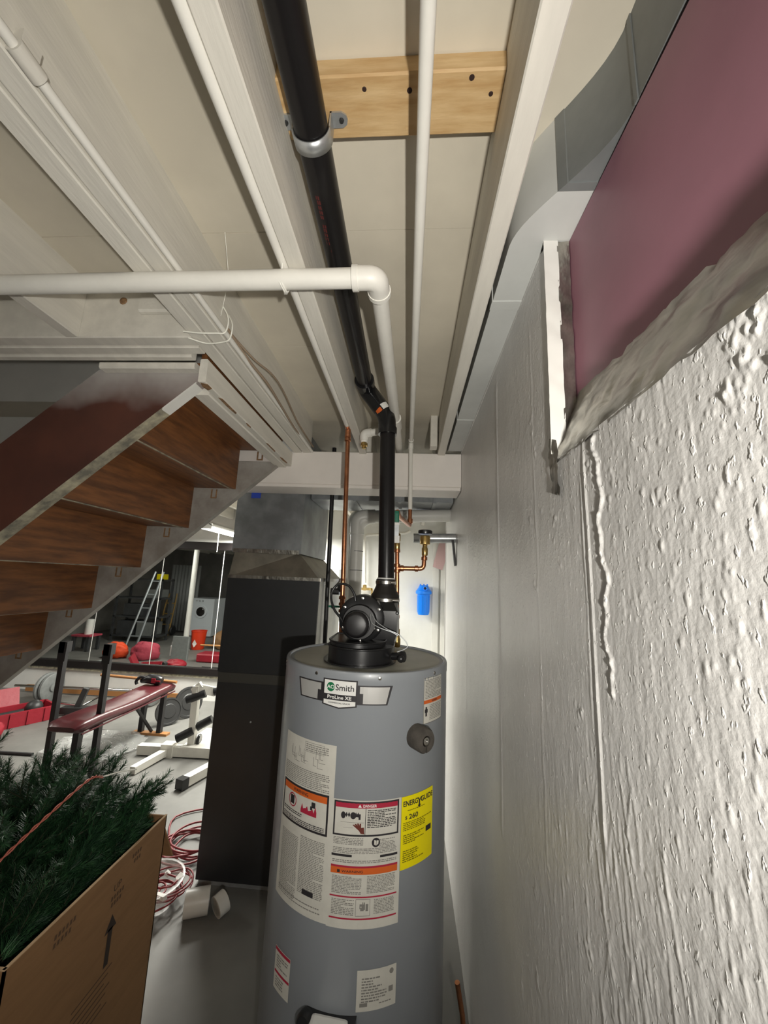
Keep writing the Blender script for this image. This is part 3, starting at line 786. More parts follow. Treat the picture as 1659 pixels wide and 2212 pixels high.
def ctext(mb, s, a0, a1, z0, z1, off, bold=0):
    v, f, w, h = text_verts(s)
    shifts = [(0, 0)] if not bold else [(0, 0), (bold, 0), (0, bold), (bold, bold)]
    for k, (sx, sz) in enumerate(shifts):
        mb.add([cyl(a0 + (a1 - a0) * x / w + math.degrees(sx / HR), z0 + (z1 - z0) * y / h + sz, off + k * 2e-5) for x, y in v], f)
    return mb
rl = random.Random(21)
def lines(mb, a0, a1, z0, z1, pitch, off, fill=.92, lw=.5):
    """rows of word-shaped marks, too small to read"""
    z = z1 - pitch
    while z > z0:
        a = a0; end = a0 + (a1 - a0) * (1 if rl.random() < fill else rl.uniform(.4, .9))
        while a < end - .4:
            w = min(rl.uniform(.5, 2.4), end - a)
            mb.add([cyl(a, z, off), cyl(a + w, z, off), cyl(a + w, z + pitch * lw, off), cyl(a, z + pitch * lw, off)], [(0, 1, 2, 3)])
            a += w + .35
        z -= pitch
    return mb

# maker's badge
B = build('badge', cpoly(MB(), [(-20.6, 1.217), (.8, 1.217), (.8, 1.1465), (-9.8, 1.139), (-20.6, 1.1465)], .0018), M['ink'], parent=WH, label='black and silver maker badge')
build('badge_wing', cpoly(MB(), [(-41.2, 1.205), (-20.5, 1.205), (-20.5, 1.153), (-38.2, 1.153)], .0012), M['ink'], parent=B)
build('badge_wing', cpoly(MB(), [(.5, 1.205), (21.6, 1.205), (18.6, 1.153), (.5, 1.153)], .0012), M['ink'], parent=B)
build('silver_field', cpoly(MB(), [(-39.6, 1.2015), (-22, 1.2015), (-22, 1.183), (-24.2, 1.183), (-24.2, 1.1565), (-37.2, 1.1565)], .0016), M['silver'], parent=B)
build('silver_field', cpoly(MB(), [(2.2, 1.2015), (19.9, 1.2015), (17.7, 1.1565), (4.2, 1.1565), (4.2, 1.183), (2.2, 1.183)], .0016), M['silver'], parent=B)
build('white_field', crect(MB(), -19.6, -.1, 1.1765, 1.2135, .0024), M['paperwhite'], parent=B)
build('white_field', cpoly(MB(), [(-19.6, 1.1605), (-.1, 1.1605), (-.1, 1.1495), (-9.8, 1.1425), (-19.6, 1.1495)], .0024), M['paperwhite'], parent=B)
circ = [(-15.4 + 2.55 * math.cos(t), 1.1955 + .0125 * math.sin(t)) for t in np.linspace(0, 2 * PI, 29)[:-1]]
build('logo_disc', cpoly(MB(), circ, .0028, 1.0), M['logogreen'], parent=B)
build('logo_letters', ctext(MB(), 'AO', -17.7, -13.15, 1.1905, 1.2005, .0032, .0004), M['paperwhite'], parent=B)
build('maker_name', ctext(MB(), 'Smith', -12.3, -1.3, 1.1875, 1.2035, .0032, .0005), M['ink'], parent=B)
build('model_name', ctext(MB(), 'ProLine XE', -17.2, -2.6, 1.1642, 1.1732, .0030, .0006), M['paperwhite'], parent=B)
build('grade_line', ctext(MB(), 'COMMERCIAL GRADE', -16.6, -3.2, 1.1520, 1.1556, .0030, .0002), M['ink'], parent=B)

# small instruction label near the right edge
L1 = build('instruction_label', crect(MB(), 43.8, 64.2, 1.087, 1.2175, .0012), M['paper'], parent=WH, label='small white instruction label with an orange bar')
build('label_border', cframe(MB(), 43.9, 64.1, 1.0875, 1.217, .0012, .0016), M['ink'], parent=L1)
build('orange_bar', crect(MB(), 44.1, 64.0, 1.143, 1.153, .0017), M['orange'], parent=L1)
build('fine_print', lines(lines(MB(), 45.2, 63, 1.157, 1.212, .0042, .0018), 49.5, 63, 1.092, 1.140, .0044, .0018), M['inkgrey'], parent=L1, kind='stuff')
build('bar_text', ctext(MB(), 'WARNING', 51.5, 57.5, 1.1455, 1.1505, .002, .0002), M['ink'], parent=L1)
build('label_icon', crect(crect(MB(), 45, 47.6, 1.118, 1.128, .0018, 9), 45.6, 47.0, 1.108, 1.134, .0018, 9), M['ink'], parent=L1)

# tall left label
L2 = build('wiring_label', crect(MB(), -50.2, -9.6, .617, 1.042, .0010), M['paper'], parent=WH, label='tall cream safety label wrapping the left side')
build('fine_print', lines(lines(lines(lines(lines(MB(), -48.5, -12.5, .915, .965, .0046, .0015), -30, -14, 1.012, 1.034, .0052, .0015), -46.6, -31.2, .640, .79, .0040, .0015), -29.5, -13.2, .660, .80, .0040, .0015), -46.5, -14, .628, .648, .005, .0015, .5), M['inkgrey'], parent=L2, kind='stuff')
dg_ = MB(); rd = random.Random(4)
for k in range(16):
    a = -44 + rd.random() * 26; z = .972 + rd.random() * .03; 
    crect(dg_, a, a + .28, z, z + .012 + .02 * rd.random(), .0015); crect(dg_, a, a + 1 + 4 * rd.random(), z, z + .0012, .0015)
cframe(dg_, -31, -17, 1.010, 1.036, .0011, .0015)
build('wiring_diagram', dg_, M['inkgrey'], parent=L2, kind='stuff')
w1 = MB(); cframe(w1, -48.6, -12.3, .815, .915, .0055, .0016)
build('warning_frame', w1, M['ink'], parent=L2)
build('warning_bar', crect(MB(), -47.5, -13.4, .893, .9095, .0016), M['orange'], parent=L2)
build('warning_word', ctext(MB(), 'WARNING', -38, -26, .8975, .9055, .0020, .0003), M['ink'], parent=L2)
ic = MB()
for k in range(22):
    a = 2 * PI * k / 22; b = 2 * PI * (k + 1) / 22
    ic.add([cyl(-38.5 + 3.6 * math.cos(t) * r, .872 + .0175 * math.sin(t) * r, .0018) for t, r in ((a, 1), (b, 1), (b, .84), (a, .84))], [(0, 1, 2, 3)])
fl = []
for k in range(13):
    fl.append((-31 + k * .95, .858 + (.006 + .017 * ((k * 5) % 7) / 7) * (1 if k % 2 else .45)))
cpoly(ic, [(-31, .853)] + [(-19.6, .853)] + fl[::-1], .0018, .6)
build('flame_icon', ic, M['red'], parent=L2, kind='stuff')
build('figure_icon', crect(MB(), -40.3, -36.8, .862, .884, .0019, 5), M['ink'], parent=L2)
build('figure_icon', crect(crect(MB(), -23.2, -20.6, .874, .888, .0019, 5), -24, -22.6, .868, .877, .0019, 5), M['ink'], parent=L2)
build('warning_print', lines(lines(MB(), -46.8, -14, .822, .835, .0042, .0018), -46.8, -18, .838, .850, .005, .0018, .4), M['ink'], parent=L2, kind='stuff')
build('maker_block', crect(MB(), -26, -18.6, .664, .676, .0018), M['ink'], parent=L2)

# middle danger label
L3 = build('danger_label', crect(MB(), -10.0, 29.3, .615, .912, .0014), M['paper'], parent=WH, label='wide white danger label in the middle')
build('danger_frame', cframe(MB(), -9.0, 27.8, .826, .909, .0042, .0019), M['ink'], parent=L3)
build('danger_bar', crect(MB(), -8.1, 26.9, .8935, .9052, .0019), M['red'], parent=L3)
build('danger_word', ctext(MB(), 'DANGER', 7.2, 14.6, .8958, .9026, .0024, .0004), M['paperwhite'], parent=L3)
build('danger_triangle', cpoly(MB(), [(4.4, .8958), (6.4, .8958), (5.4, .9032)], .0024), M['paperwhite'], parent=L3)
build('divider', crect(MB(), 8.6, 8.9, .830, .8935, .0019), M['ink'], parent=L3)
tp = MB()
for cx_, w_ in ((-3.6, 1.3), (1.9, 1.6)):
    cpoly(tp, [(cx_ + w_ * math.cos(t), .8755 + .0085 * math.sin(t)) for t in np.linspace(0, 2 * PI, 15)[:-1]], .0020)
for a_ in (-1.8, -.4, 3.4, 4.6):
    cpoly(tp, [(a_ - .7, .877), (a_, .871), (a_ + .7, .877), (a_, .884)], .0020)
crect(tp, 2.4, 5.9, .8725, .8795, .0020); crect(tp, 4.9, 6.0, .866, .8795, .0020)
build('tap_icon', tp, M['ink'], parent=L3, kind='stuff')
hd = MB()
for a_, z_ in ((1.7, .8535), (2.9, .8555), (4.2, .857), (5.6, .8565)):
    cpoly(hd, [(a_, z_), (a_ + .8, z_ + .001), (6.6, .8425), (5.4, .8400)], .0020)
cpoly(hd, [(4.6, .846), (8.0, .848), (8.4, .832), (6.4, .833)], .0021)
build('hand_icon', hd, M['skin'], parent=L3)
bl = crect(crect(MB(), -5, 8, .8585, .8592, .0018), -3.4, 2, .846, .8466, .0018)
build('basin_lines', bl, M['inkgrey'], parent=L3, kind='stuff')
build('danger_print', lines(MB(), 9.8, 26.0, .843, .891, .0040, .0019, .6), M['ink'], parent=L3, kind='stuff')
build('fine_print', lines(lines(lines(lines(lines(lines(MB(), -8.4, 8, .803, .824, .0036, .0019), 17, 25.8, .795, .820, .0034, .0019, .7), -8.4, 27, .784, .800, .0036, .0019), -8.4, 27, .760, .772, .0040, .0019), -8.0, 8.0, .692, .734, .0034, .0019), 11.0, 26.6, .692, .736, .0034, .0019), M['inkgrey'], parent=L3, kind='stuff')
build('fine_print', lines(lines(MB(), -7.6, 4.5, .645, .682, .0036, .0019), 15.2, 26.4, .645, .682, .0034, .0019), M['inkgrey'], parent=L3, kind='stuff')
bk = cpoly(MB(), [(15.0 + 2.3 * math.cos(t), .8115 + .0112 * math.sin(t)) for t in np.linspace(0, 2 * PI, 21)[:-1]], .0019)
build('book_disc', bk, M['ink'], parent=L3)
build('book_page', cpoly(MB(), [(14.0, .807), (15, .8045), (15.2, .816), (14.0, .818)], .0023), M['paper'], parent=L3)
build('book_page', cpoly(MB(), [(15.2, .8045), (16.3, .808), (16.5, .816), (15.4, .817)], .0023), M['paper'], parent=L3)
for a0_, a1_, z0_, z1_, m_, n_ in ((-9.0, 2.2, .7775, .783, 'ink', 'black_bar'), (17.6, 27.6, .7755, .781, 'ink', 'black_bar'), (-9.0, 27.8, .7525, .757, 'red', 'red_bar'), (-8.8, 27.8, .6848, .6882, 'red', 'red_bar'), (-8.6, 27.9, .6358, .6394, 'red', 'red_bar')):
    build(n_, crect(MB(), a0_, a1_, z0_, z1_, .0019), M[m_], parent=L3)
build('orange_bar', crect(MB(), -9.0, 27.8, .7375, .7525, .0019), M['orange'], parent=L3)
build('warning_word', ctext(crect(MB(), -5.4, -3.9, .7405, .747, .0022), 'WARNING', -3.0, 8.5, .7415, .7468, .0022, .0002), M['ink'], parent=L3)
kd = cframe(MB(), 5.4, 13.2, .644, .682, .0011, .0019)
for k in range(7): crect(kd, 6.2 + rl.random() * 5, 6.6 + rl.random() * 6, .65 + rl.random() * .02, .652 + rl.random() * .025, .0020)
build('valve_diagram', kd, M['inkgrey'], parent=L3, kind='stuff')

# yellow energy label
L4 = build('energy_label', crect(MB(), 29.5, 54.2, .733, .911, .0018), M['yellow'], parent=WH, label='bright yellow energy label on the right')
build('energy_title', ctext(ctext(MB(), 'ENERG', 30.6, 40.6, .8855, .8985, .0022, .0009), 'GUIDE', 43.2, 53.6, .8855, .8985, .0022, .0009), M['ink'], parent=L4)
build('energy_arrow', cpoly(cpoly(cpoly(MB(), [(40.6, .8985), (41.6, .8985), (42.3, .8915), (41.7, .8895)], .0022), [(42.0, .8915), (43.0, .8985), (43.9, .8985), (42.4, .8885)], .0022), [(41.5, .8915), (42.5, .8915), (42.5, .880), (43.4, .880), (42.0, .8725), (40.7, .880), (41.5, .880)], .0022), M['ink'], parent=L4)
build('energy_cost', ctext(ctext(MB(), '$', 32.0, 33.3, .852, .861, .0022, .0003), '260', 34.6, 41.0, .8515, .8635, .0022, .0007), M['ink'], parent=L4)
build('fine_print', lines(lines(lines(lines(MB(), 33.5, 47, .869, .877, .0040, .0022), 30.8, 52.6, .826, .848, .0044, .0022, .5), 31, 46, .790, .818, .0048, .0022, .6), 31, 46, .745, .780, .0050, .0022, .35), mat('energy_ink', (0.16, 0.13, 0.0), .6), parent=L4, kind='stuff')
build('energy_mark', crect(MB(), 47.8, 52.6, .802, .816, .0022), M['ink'], parent=L4)

# lower labels
L5 = build('rating_plate', crect(MB(), 8.0, 29.2, .439, .526, .0014), M['paper'], parent=WH, label='small white rating plate low on the tank')
rp_ = lines(lines(MB(), 10.5, 24, .455, .512, .0060, .0018, .5), 20, 27, .448, .456, .005, .0018)
cpoly(rp_, [(26.4 + 1.2 * math.cos(t), .5135 + .0062 * math.sin(t)) for t in np.linspace(0, 2 * PI, 13)[:-1]], .0018); crect(rp_, 9.8, 13.8, .449, .457, .0018); crect(rp_, 25, 27.4, .470, .482, .0018)
build('fine_print', rp_, M['inkgrey'], parent=L5, kind='stuff')
L6 = build('side_warning_label', crect(MB(), -44.0, -30.4, .408, .503, .0014), M['paper'], parent=WH, label='small white and red label at lower left')
build('red_bar', crect(MB(), -43.8, -30.6, .494, .5015, .0018), M['red'], parent=L6)
build('red_bar', crect(MB(), -43.4, -30.6, .445, .451, .0018), M['red'], parent=L6)
build('fine_print', lines(lines(MB(), -42, -32, .456, .490, .006, .0018, .4), -42, -32, .415, .442, .006, .0018, .3), M['inkgrey'], parent=L6, kind='stuff')

# relief valve under a foam collar
a = math.radians(38.5); nrm = Vector((math.sin(a), -math.cos(a), 0)); vc = Vector(cyl(38.5, 1.062))
side = Vector((math.cos(a), math.sin(a), 0)); upv = Vector((0, 0, 1))
fc = MB()
ring = [t for t in np.linspace(math.radians(-82), math.radians(262), 34)]
for (r_, d_) in ((.0335, -.002), (.0335, .040), (.030, .046), (.0145, .047), (.0145, .020)):
    fc.add([vc + nrm * d_ + (side * math.cos(t) + upv * math.sin(t)) * r_ for t in ring], [])
n_ = len(ring)
for i in range(4):
    for k in range(n_ - 1):
        fc.f.append((i * n_ + k, i * n_ + k + 1, (i + 1) * n_ + k + 1, (i + 1) * n_ + k))
fc.f.append((0, n_, 2 * n_, 3 * n_, 4 * n_)); fc.f.append(tuple(i * n_ + n_ - 1 for i in (4, 3, 2, 1, 0)))
V = build('relief_valve_collar', fc, M['foam'], parent=WH, smooth=40, label='dark foam collar around the relief port')
build('relief_port', MB().lathe([(.0135, 0), (.0135, .040), (.010, .046), (.006, .047), (.006, .040), (0, .040)], vc, nrm, 18), M['chrome'], parent=V, smooth=40)

# gas control at the foot
gv = build('gas_control', MB().obox(Vector(cyl(-4.5, .360, .045)), (.100, .085, .15), Matrix.Rotation(math.radians(-4.5), 3, 'Z')), M['paperwhite'], parent=WH, label='pale gas control box at the bottom')
bm = gv.modifiers.new('bevel', 'BEVEL'); bm.width = .012; bm.segments = 3
build('control_hood', MB().obox(Vector(cyl(-4.5, .352, .006)), (.128, .03, .158), Matrix.Rotation(math.radians(-4.5), 3, 'Z')), M['black'], parent=gv)
build('control_knob', MB().lathe([(.020, 0), (.020, .02), (.015, .026), (0, .027)], Vector(cyl(-16.5, .418, .014)), (-.2, -1, .3), 18), M['black'], parent=gv, smooth=40)
build('knob_lever', MB().bar(Vector(cyl(-16.5, .418, .045)), Vector(cyl(-17.5, .385, .05)), .011, .011), M['paper'], parent=gv)

# ------------------------------------------------------------------ draught blower on the lid
BL = thing('vent_blower', 'black vent blower with motor sitting on the heater lid', 'blower', (-0.15, 1.36, 1.24))
def dshape(cx_, cy_, r, yb, n=30):
    pts = []
    for k in range(n + 1):
        t = PI + PI * k / n
        pts.append((cx_ + r * math.cos(t), cy_ + r * 1.05 * math.sin(t)))
    return pts + [(cx_ + r, yb), (cx_ - r, yb)]
build('pan_flange', MB().prism(dshape(-.155, 1.34, .120, 1.50), 2, 1.2395, 1.2435), M['black'], parent=BL)
build('pan', MB().prism(dshape(-.153, 1.345, .108, 1.49), 2, 1.243, 1.288), M['black'], parent=BL, smooth=30)
build('pan_upper', MB().prism([(p[0], p[1]) for p in dshape(-.165, 1.345, .094, 1.48)], 2, 1.288, 1.302), M['black'], parent=BL, smooth=30)
build('pan_rim', MB().tube([(p[0], p[1], 1.303) for p in dshape(-.165, 1.345, .094, 1.48)], .003, 8, closed=True).tube([(p[0], p[1], 1.288) for p in dshape(-.153, 1.345, .1085, 1.49)], .003, 8, closed=True), M['black'], parent=BL, smooth=60)
vol = MB().lathe([(0, 0), (.070, 0), (.078, .006), (.080, .02), (.080, .07), (0, .07)], (-.158, 1.345, 1.372), (0, 1, 0), 40)
build('volute', vol, M['black'], parent=BL, smooth=40)
for k in range(6):
    t = 2 * PI * k / 6 + .5
    build('bolt', MB().lathe([(.0048, 0), (.0048, -.004), (0, -.005)], (-.158 + .068 * math.cos(t), 1.346, 1.372 + .068 * math.sin(t)), (0, 1, 0), 8), M['steel'], parent=BL, smooth=40)
build('motor_plate', MB().lathe([(0, 0), (.055, 0), (.058, .012), (.058, .03)], (-.162, 1.322, 1.362), (0, 1, 0), 36), M['blackmetal'], parent=BL, smooth=40)
mo = build('motor', MB().lathe([(0, 0), (.030, .0), (.037, .003), (.041, .010), (.041, .055)], (-.165, 1.268, 1.358), (0, 1, 0), 36), M['blackmetal'], parent=BL, smooth=40)
for k in range(3):
    build('cooling_rib', MB().lathe([(.041, 0), (.0435, .001), (.0435, .004), (.041, .005)], (-.165, 1.29 + .011 * k, 1.358), (0, 1, 0), 36), M['black'], parent=mo, smooth=40)
ob_ = MB()
ring2 = [(-.124, 1.36), (-.036, 1.36), (-.030, 1.40), (-.036, 1.47), (-.124, 1.47), (-.13, 1.40)]
P0 = [(x, y_, 1.275) for x, y_ in [(-.12, 1.37), (-.05, 1.37), (-.046, 1.40), (-.05, 1.46), (-.12, 1.46), (-.125, 1.40)]]
P1 = [(x, y_, 1.325) for x, y_ in ring2]; P2 = [(x, y_, 1.40) for x, y_ in ring2]
P3 = [(-.084 + .046 * math.cos(t), 1.42 + .046 * math.sin(t), 1.428) for t in (math.radians(d) for d in (-135, -45, 0, 45, 135, 180))]
ob_.add(P0 + P1 + P2 + P3, [(i * 6 + k, i * 6 + (k + 1) % 6, (i + 1) * 6 + (k + 1) % 6, (i + 1) * 6 + k) for i in range(3) for k in range(6)] + [tuple(range(18, 24))])
build('outlet', ob_, M['black'], parent=BL, smooth=25)
for x, z in ((-.104, 1.405), (-.036, 1.395)):
    build('bolt', MB().lathe([(.006, 0), (.006, -.008), (.003, -.012), (0, -.012)], (x, 1.362, z), (0, 1, 0), 8), M['black'], parent=BL)
cp = build('rubber_coupling', MB().lathe([(.046, 0), (.052, .004), (.052, .036), (.047, .042), (.0375, .064), (.0355, .068), (.0355, .092), (.032, .093)], (-.085, 1.445, 1.415), (0, 0, 1), 36), M['rubber'], parent=BL, smooth=40, label='black rubber coupling with steel clamps')
for z, r_ in ((1.434, .0530), (1.496, .0365)):
    build('hose_clamp', MB().lathe([(r_, 0), (r_ + .001, .001), (r_ + .001, .011), (r_, .012)], (-.085, 1.445, z - .006), (0, 0, 1), 36), M['steel'], parent=cp, smooth=40)
    build('clamp_screw', MB().tube([(-.085 + r_ * .55, 1.445 - r_ * .85, z), (-.085 + r_ * .95, 1.445 - r_ * .75, z)], .005, 10), M['steel'], parent=cp, smooth=40)
build('pipe_stop_ring', MB().lathe([(.031, 0), (.0335, .001), (.0335, .004), (.031, .005)], (-.0845, 1.45, 1.508), (0, 0, 1), 32), M['paperwhite'], parent=cp, smooth=40)
build('port_fitting', MB().lathe([(.012, 0), (.012, .03), (.017, .032), (.017, .042), (.009, .044), (0, .044)], (-.045, 1.31, 1.262), (.9, -.5, .1), 16).ball((-.018, 1.275, 1.262), .012), M['black'], parent=BL, smooth=40)
build('power_cable', MB().tube(smooth_path([(-0.205, 1.32, 1.345), (-0.225, 1.325, 1.372), (-0.250, 1.33, 1.400), (-0.265, 1.34, 1.440), (-0.257, 1.345, 1.471), (-0.233, 1.345, 1.485), (-0.205, 1.345, 1.478), (-0.186, 1.345, 1.452), (-0.181, 1.345, 1.43)], 6), .0042, 10), M['black'], parent=BL, smooth=60)
build('sensor_wire', MB().tube(smooth_path([(-0.13, 1.335, 1.41), (-0.107, 1.31, 1.373), (-0.068, 1.30, 1.348), (-0.03, 1.30, 1.333), (-0.005, 1.30, 1.313), (0.002, 1.30, 1.296), (-0.012, 1.30, 1.285), (-0.031, 1.30, 1.278)], 6), .0017, 8), M['galv'], parent=BL, smooth=60)
build('sensor_wire', MB().tube(smooth_path([(-0.125, 1.32, 1.39), (-0.118, 1.305, 1.365), (-0.09, 1.30, 1.35), (-0.05, 1.30, 1.338), (-0.03, 1.30, 1.328)], 6), .0017, 8), M['galv'], parent=BL, smooth=60)

# ------------------------------------------------------------------ copper cold line behind the blower
CL = thing('copper_cold_line', 'copper pipe tee with side arm rising from the back of the heater', 'pipe', (-0.045, 1.62, 1.24))
build('riser', MB().tube([(-0.040, 1.62, 1.242), (-0.055, 1.62, 1.70)], .0092, 16), M['copper'], parent=CL, smooth=40)
build('side_arm', MB().tube(fillet([(-0.050, 1.62, 1.556), (0.060, 1.62, 1.558), (0.0625, 1.62, 1.655)], .018, 8), .0092, 16), M['copper'], parent=CL, smooth=40)
for c_, d_ in (((-0.0497, 1.62, 1.545), (0, 0, 1)), ((-0.0505, 1.62, 1.567), (0, 0, 1)), ((-0.030, 1.62, 1.5565), (1, 0, 0)), ((0.030, 1.62, 1.5575), (1, 0, 0)), ((0.0615, 1.62, 1.60), (0, 0, 1)), ((-0.0525, 1.62, 1.628), (0, 0, 1)), ((-0.0455, 1.62, 1.36), (0, 0, 1))):
    build('fitting', MB().lathe([(.0095, -.008), (.0128, -.006), (.0128, .006), (.0095, .008)], c_, d_, 16), M['copper'], parent=CL, smooth=40)
build('brass_nipple', MB().lathe([(.011, 0), (.013, .004), (.013, .03), (.011, .034)], (-0.0535, 1.62, 1.632), (0, 0, 1), 12), M['brass'], parent=CL, smooth=40)
build('brass_base', MB().lathe([(.012, 0), (.015, .004), (.015, .03), (.011, .04), (.011, .07)], (-0.041, 1.62, 1.242), (0, 0, 1), 12), M['brass'], parent=CL, smooth=40)
bv = build('ball_valve', MB().lathe([(.010, 0), (.0155, .006), (.0155, .034), (.010, .04)], (-0.0555, 1.62, 1.664), (0, 0, 1), 14), M['brass'], parent=CL, smooth=40)
build('valve_tag', MB().box(-0.068, -0.044, 1.600, 1.604, 1.660, 1.690).box(-.066, -.046, 1.600, 1.604, 1.735, 1.745), M['paperwhite'], parent=bv)
build('valve_handle', MB().box(-0.066, -0.048, 1.598, 1.606, 1.69, 1.735), M['galv'], parent=bv)
build('green_valve', MB().box(-0.069, -0.049, 1.598, 1.628, 1.748, 1.785, b=.004).lathe([(.012, 0), (.010, .012), (0, .014)], (-0.060, 1.613, 1.785), (0, 0, 1), 12), M['green'], parent=CL, smooth=30)
vb = build('vacuum_breaker', MB().lathe([(.011, 0), (.013, .006), (.013, .03), (.010, .036), (.010, .044), (.021, .048), (.022, .078), (.019, .084)], (0.063, 1.62, 1.612), (0, 0, 1), 18), M['brass'], parent=CL, smooth=40)
build('breaker_cap', MB().lathe([(.0, .082), (.029, .083), (.030, .088), (.030, .096), (.027, .099), (0, .099)], (0.063, 1.62, 1.620), (0, 0, 1), 24), M['black'], parent=vb, smooth=40)
# ------------------------------------------------------------------ furnace and what stands behind the heater
FU = thing('furnace', 'tall charcoal furnace cabinet under a sheet metal plenum', 'furnace', (-0.74, 2.45, 0))
build('cabinet', MB().box(-1.0, -0.492, 2.135, 2.82, 0.02, 1.49), M['furnace_side'], parent=FU)
build('upper_door', MB().box(-1.008, -0.490, 2.118, 2.135, 0.985, 1.492, b=.003), M['furnace'], parent=FU)
build('lower_door', MB().box(-1.004, -0.490, 2.118, 2.135, 0.022, 0.935, b=.003), M['furnace'], parent=FU)
build('door_band', MB().box(-1.004, -0.490, 2.122, 2.136, 0.935, 0.985), M['furnace_band'], parent=FU)
build('left_side', MB().box(-1.004, -1.0, 2.135, 2.82, 0.02, 1.49), M['furnace'], parent=FU)
build('base_strip', MB().box(-0.99, -0.50, 2.126, 2.80, 0.0, 0.022), M['galv'], parent=FU)
b0 = [(-1.006, 2.12), (-0.488, 2.12), (-0.488, 2.83), (-1.006, 2.83)]; b1 = [(-0.99, 2.13), (-0.625, 2.16), (-0.625, 2.78), (-0.99, 2.78)]
build('transition', MB().add([(x, y, 1.492) for x, y in b0] + [(x, y, 1.635) for x, y in b1], [(k, (k + 1) % 4, 4 + (k + 1) % 4, 4 + k) for k in range(4)]), mat('transition_metal', (0.22, 0.20, 0.16), .4, metal=.5, var=.3, vscale=8), parent=FU)
build('plenum', MB().box(-1.012, -0.612, 2.137, 2.78, 1.632, 2.345), M['duct_dark'], parent=FU)
build('plenum_seam', MB().box(-0.655, -0.650, 2.1345, 2.14, 1.635, 2.345), M['duct_dark'], parent=FU)
build('plenum_flange', MB().box(-1.0, -0.62, 2.128, 2.135, 1.628, 1.650), M['tape'], parent=FU)
build('base_flange', MB().box(-1.008, -0.486, 2.114, 2.12, 1.484, 1.502).box(-0.490, -0.484, 2.12, 2.83, 1.484, 1.502), M['tape'], parent=FU)
build('blue_tape', MB().box(-0.93, -0.875, 2.1335, 2.1365, 1.945, 1.99), M['bluetape'], parent=FU, label='scrap of blue tape')
build('screw', MB().lathe([(.005, 0), (0, -.003)], (-0.80, 2.117, 0.75), (0, 1, 0), 8), M['galv'], parent=FU)

td = thing('trunk_duct', 'dark galvanised trunk duct passing behind the beam', 'duct', (-0.2, 2.45, 1.97))
build('trunk', MB().box(-0.608, 0.25, 2.26, 2.62, 1.975, 2.20), M['duct_dark'], parent=td)
for x in (-0.35, -0.08, 0.13):
    build('trunk_joint', MB().box(x, x + .02, 2.254, 2.626, 1.969, 2.203), M['duct_dark'], parent=td)
build('gas_pipe', MB().tube([(-0.484, 2.25, 2.30), (-0.446, 2.25, 0.04)], .0125, 14), M['blackmetal'], smooth=40, label='slim black gas pipe standing beside the furnace', cat='pipe')
pv = thing('intake_pipe', 'large greyish white plastic pipe with an elbow behind the vent', 'pipe', (-0.32, 2.45, 1.0))
build('pipe_run', MB().tube(fillet([(-0.315, 2.45, 0.2), (-0.345, 2.45, 1.905), (0.262, 2.50, 1.942)], .12, 12), .041, 24), M['pvcgrey'], parent=pv, smooth=40)
for z in (1.56, 1.68):
    build('pipe_mark', MB().lathe([(.0414, 0), (.0414, .003)], (-0.3385, 2.45, z), (0, 0, 1), 24), M['ink'], parent=pv)
build('elbow', MB().tube(fillet([(-0.343, 2.45, 1.79), (-0.345, 2.45, 1.905), (-0.23, 2.458, 1.912)], .11, 10), .046, 24), M['pvcgrey'], parent=pv, smooth=40)
ex = build('exhaust_pipe', MB().tube(fillet([(-0.40, 2.68, 0.2), (-0.42, 2.68, 1.99), (0.262, 2.70, 1.985)], .14, 12), .036, 20), M['pvc'], smooth=40, label='white exhaust pipe running above the grey plastic pipe to the wall', cat='pipe')
build('galvanised_pipe', MB().lathe([(.027, 0), (.027, .24), (.024, .24), (.024, .004), (0, .004)], (0.020, 2.2, 1.750), (1, 0, .03), 24), M['galv'], smooth=40, label='short galvanised pipe stub sticking out of the right wall', cat='pipe')
build('pipe_bracket', MB().bar((0.238, 2.16, 1.74), (0.252, 2.15, 1.60), .012, .03), M['darkiron'], label='dark iron bracket hanging below the galvanised stub', cat='bracket')
# black plug and cord on the furnace side
build('power_plug', MB().box(-0.335, -0.298, 1.665, 1.70, 1.435, 1.462, b=.008).ball((-0.292, 1.675, 1.462), .016).tube(smooth_path([(-0.30, 1.67, 1.46), (-0.285, 1.60, 1.50), (-0.26, 1.45, 1.49), (-0.257, 1.345, 1.471)], 6), .0042, 8), M['black'], parent=BL, smooth=40, label='black power plug')
build('valve_lever', MB().bar((-0.335, 1.66, 1.386), (-0.278, 1.635, 1.388), .008, .008).ball((-0.318, 1.655, 1.386), .009), M['green'], parent=hw, smooth=40, label='small green lever')
# blue filter housing on the back wall
WF = thing('filter_housing', 'bright blue water filter housing hung on the white back wall', 'water filter', (0.18, 4.70, 1.13))
fx, fy = 0.181, 4.695
build('sump', MB().lathe([(0, 1.130), (.060, 1.131), (.065, 1.140), (.068, 1.15), (.074, 1.36), (.078, 1.37)], (fx, fy, 0), n=32), M['blue'], parent=WF, smooth=40)
for k in range(10):
    t = 2 * PI * k / 10
    build('sump_rib', MB().tube([(fx + .068 * math.cos(t), fy + .068 * math.sin(t), 1.16), (fx + .0735 * math.cos(t), fy + .0735 * math.sin(t), 1.35)], .004, 6), M['blue'], parent=WF)
build('head', MB().lathe([(.078, 1.368), (.094, 1.372), (.094, 1.405), (.086, 1.412), (.066, 1.440), (.050, 1.472), (0, 1.474)], (fx, fy, 0), n=32), M['blue'], parent=WF, smooth=40)
build('inlet_port', MB().lathe([(.026, 0), (.026, .05), (.016, .05), (.016, .02), (0, .02)], (fx + .012, fy - .045, 1.438), (0, -1, 0), 20), M['blue'], parent=WF, smooth=40)
build('port_hole', MB().lathe([(0, 0), (.0158, 0), (.0158, .004), (0, .004)], (fx + .012, fy - .068, 1.438), (0, -1, 0), 16), M['ink'], parent=WF)
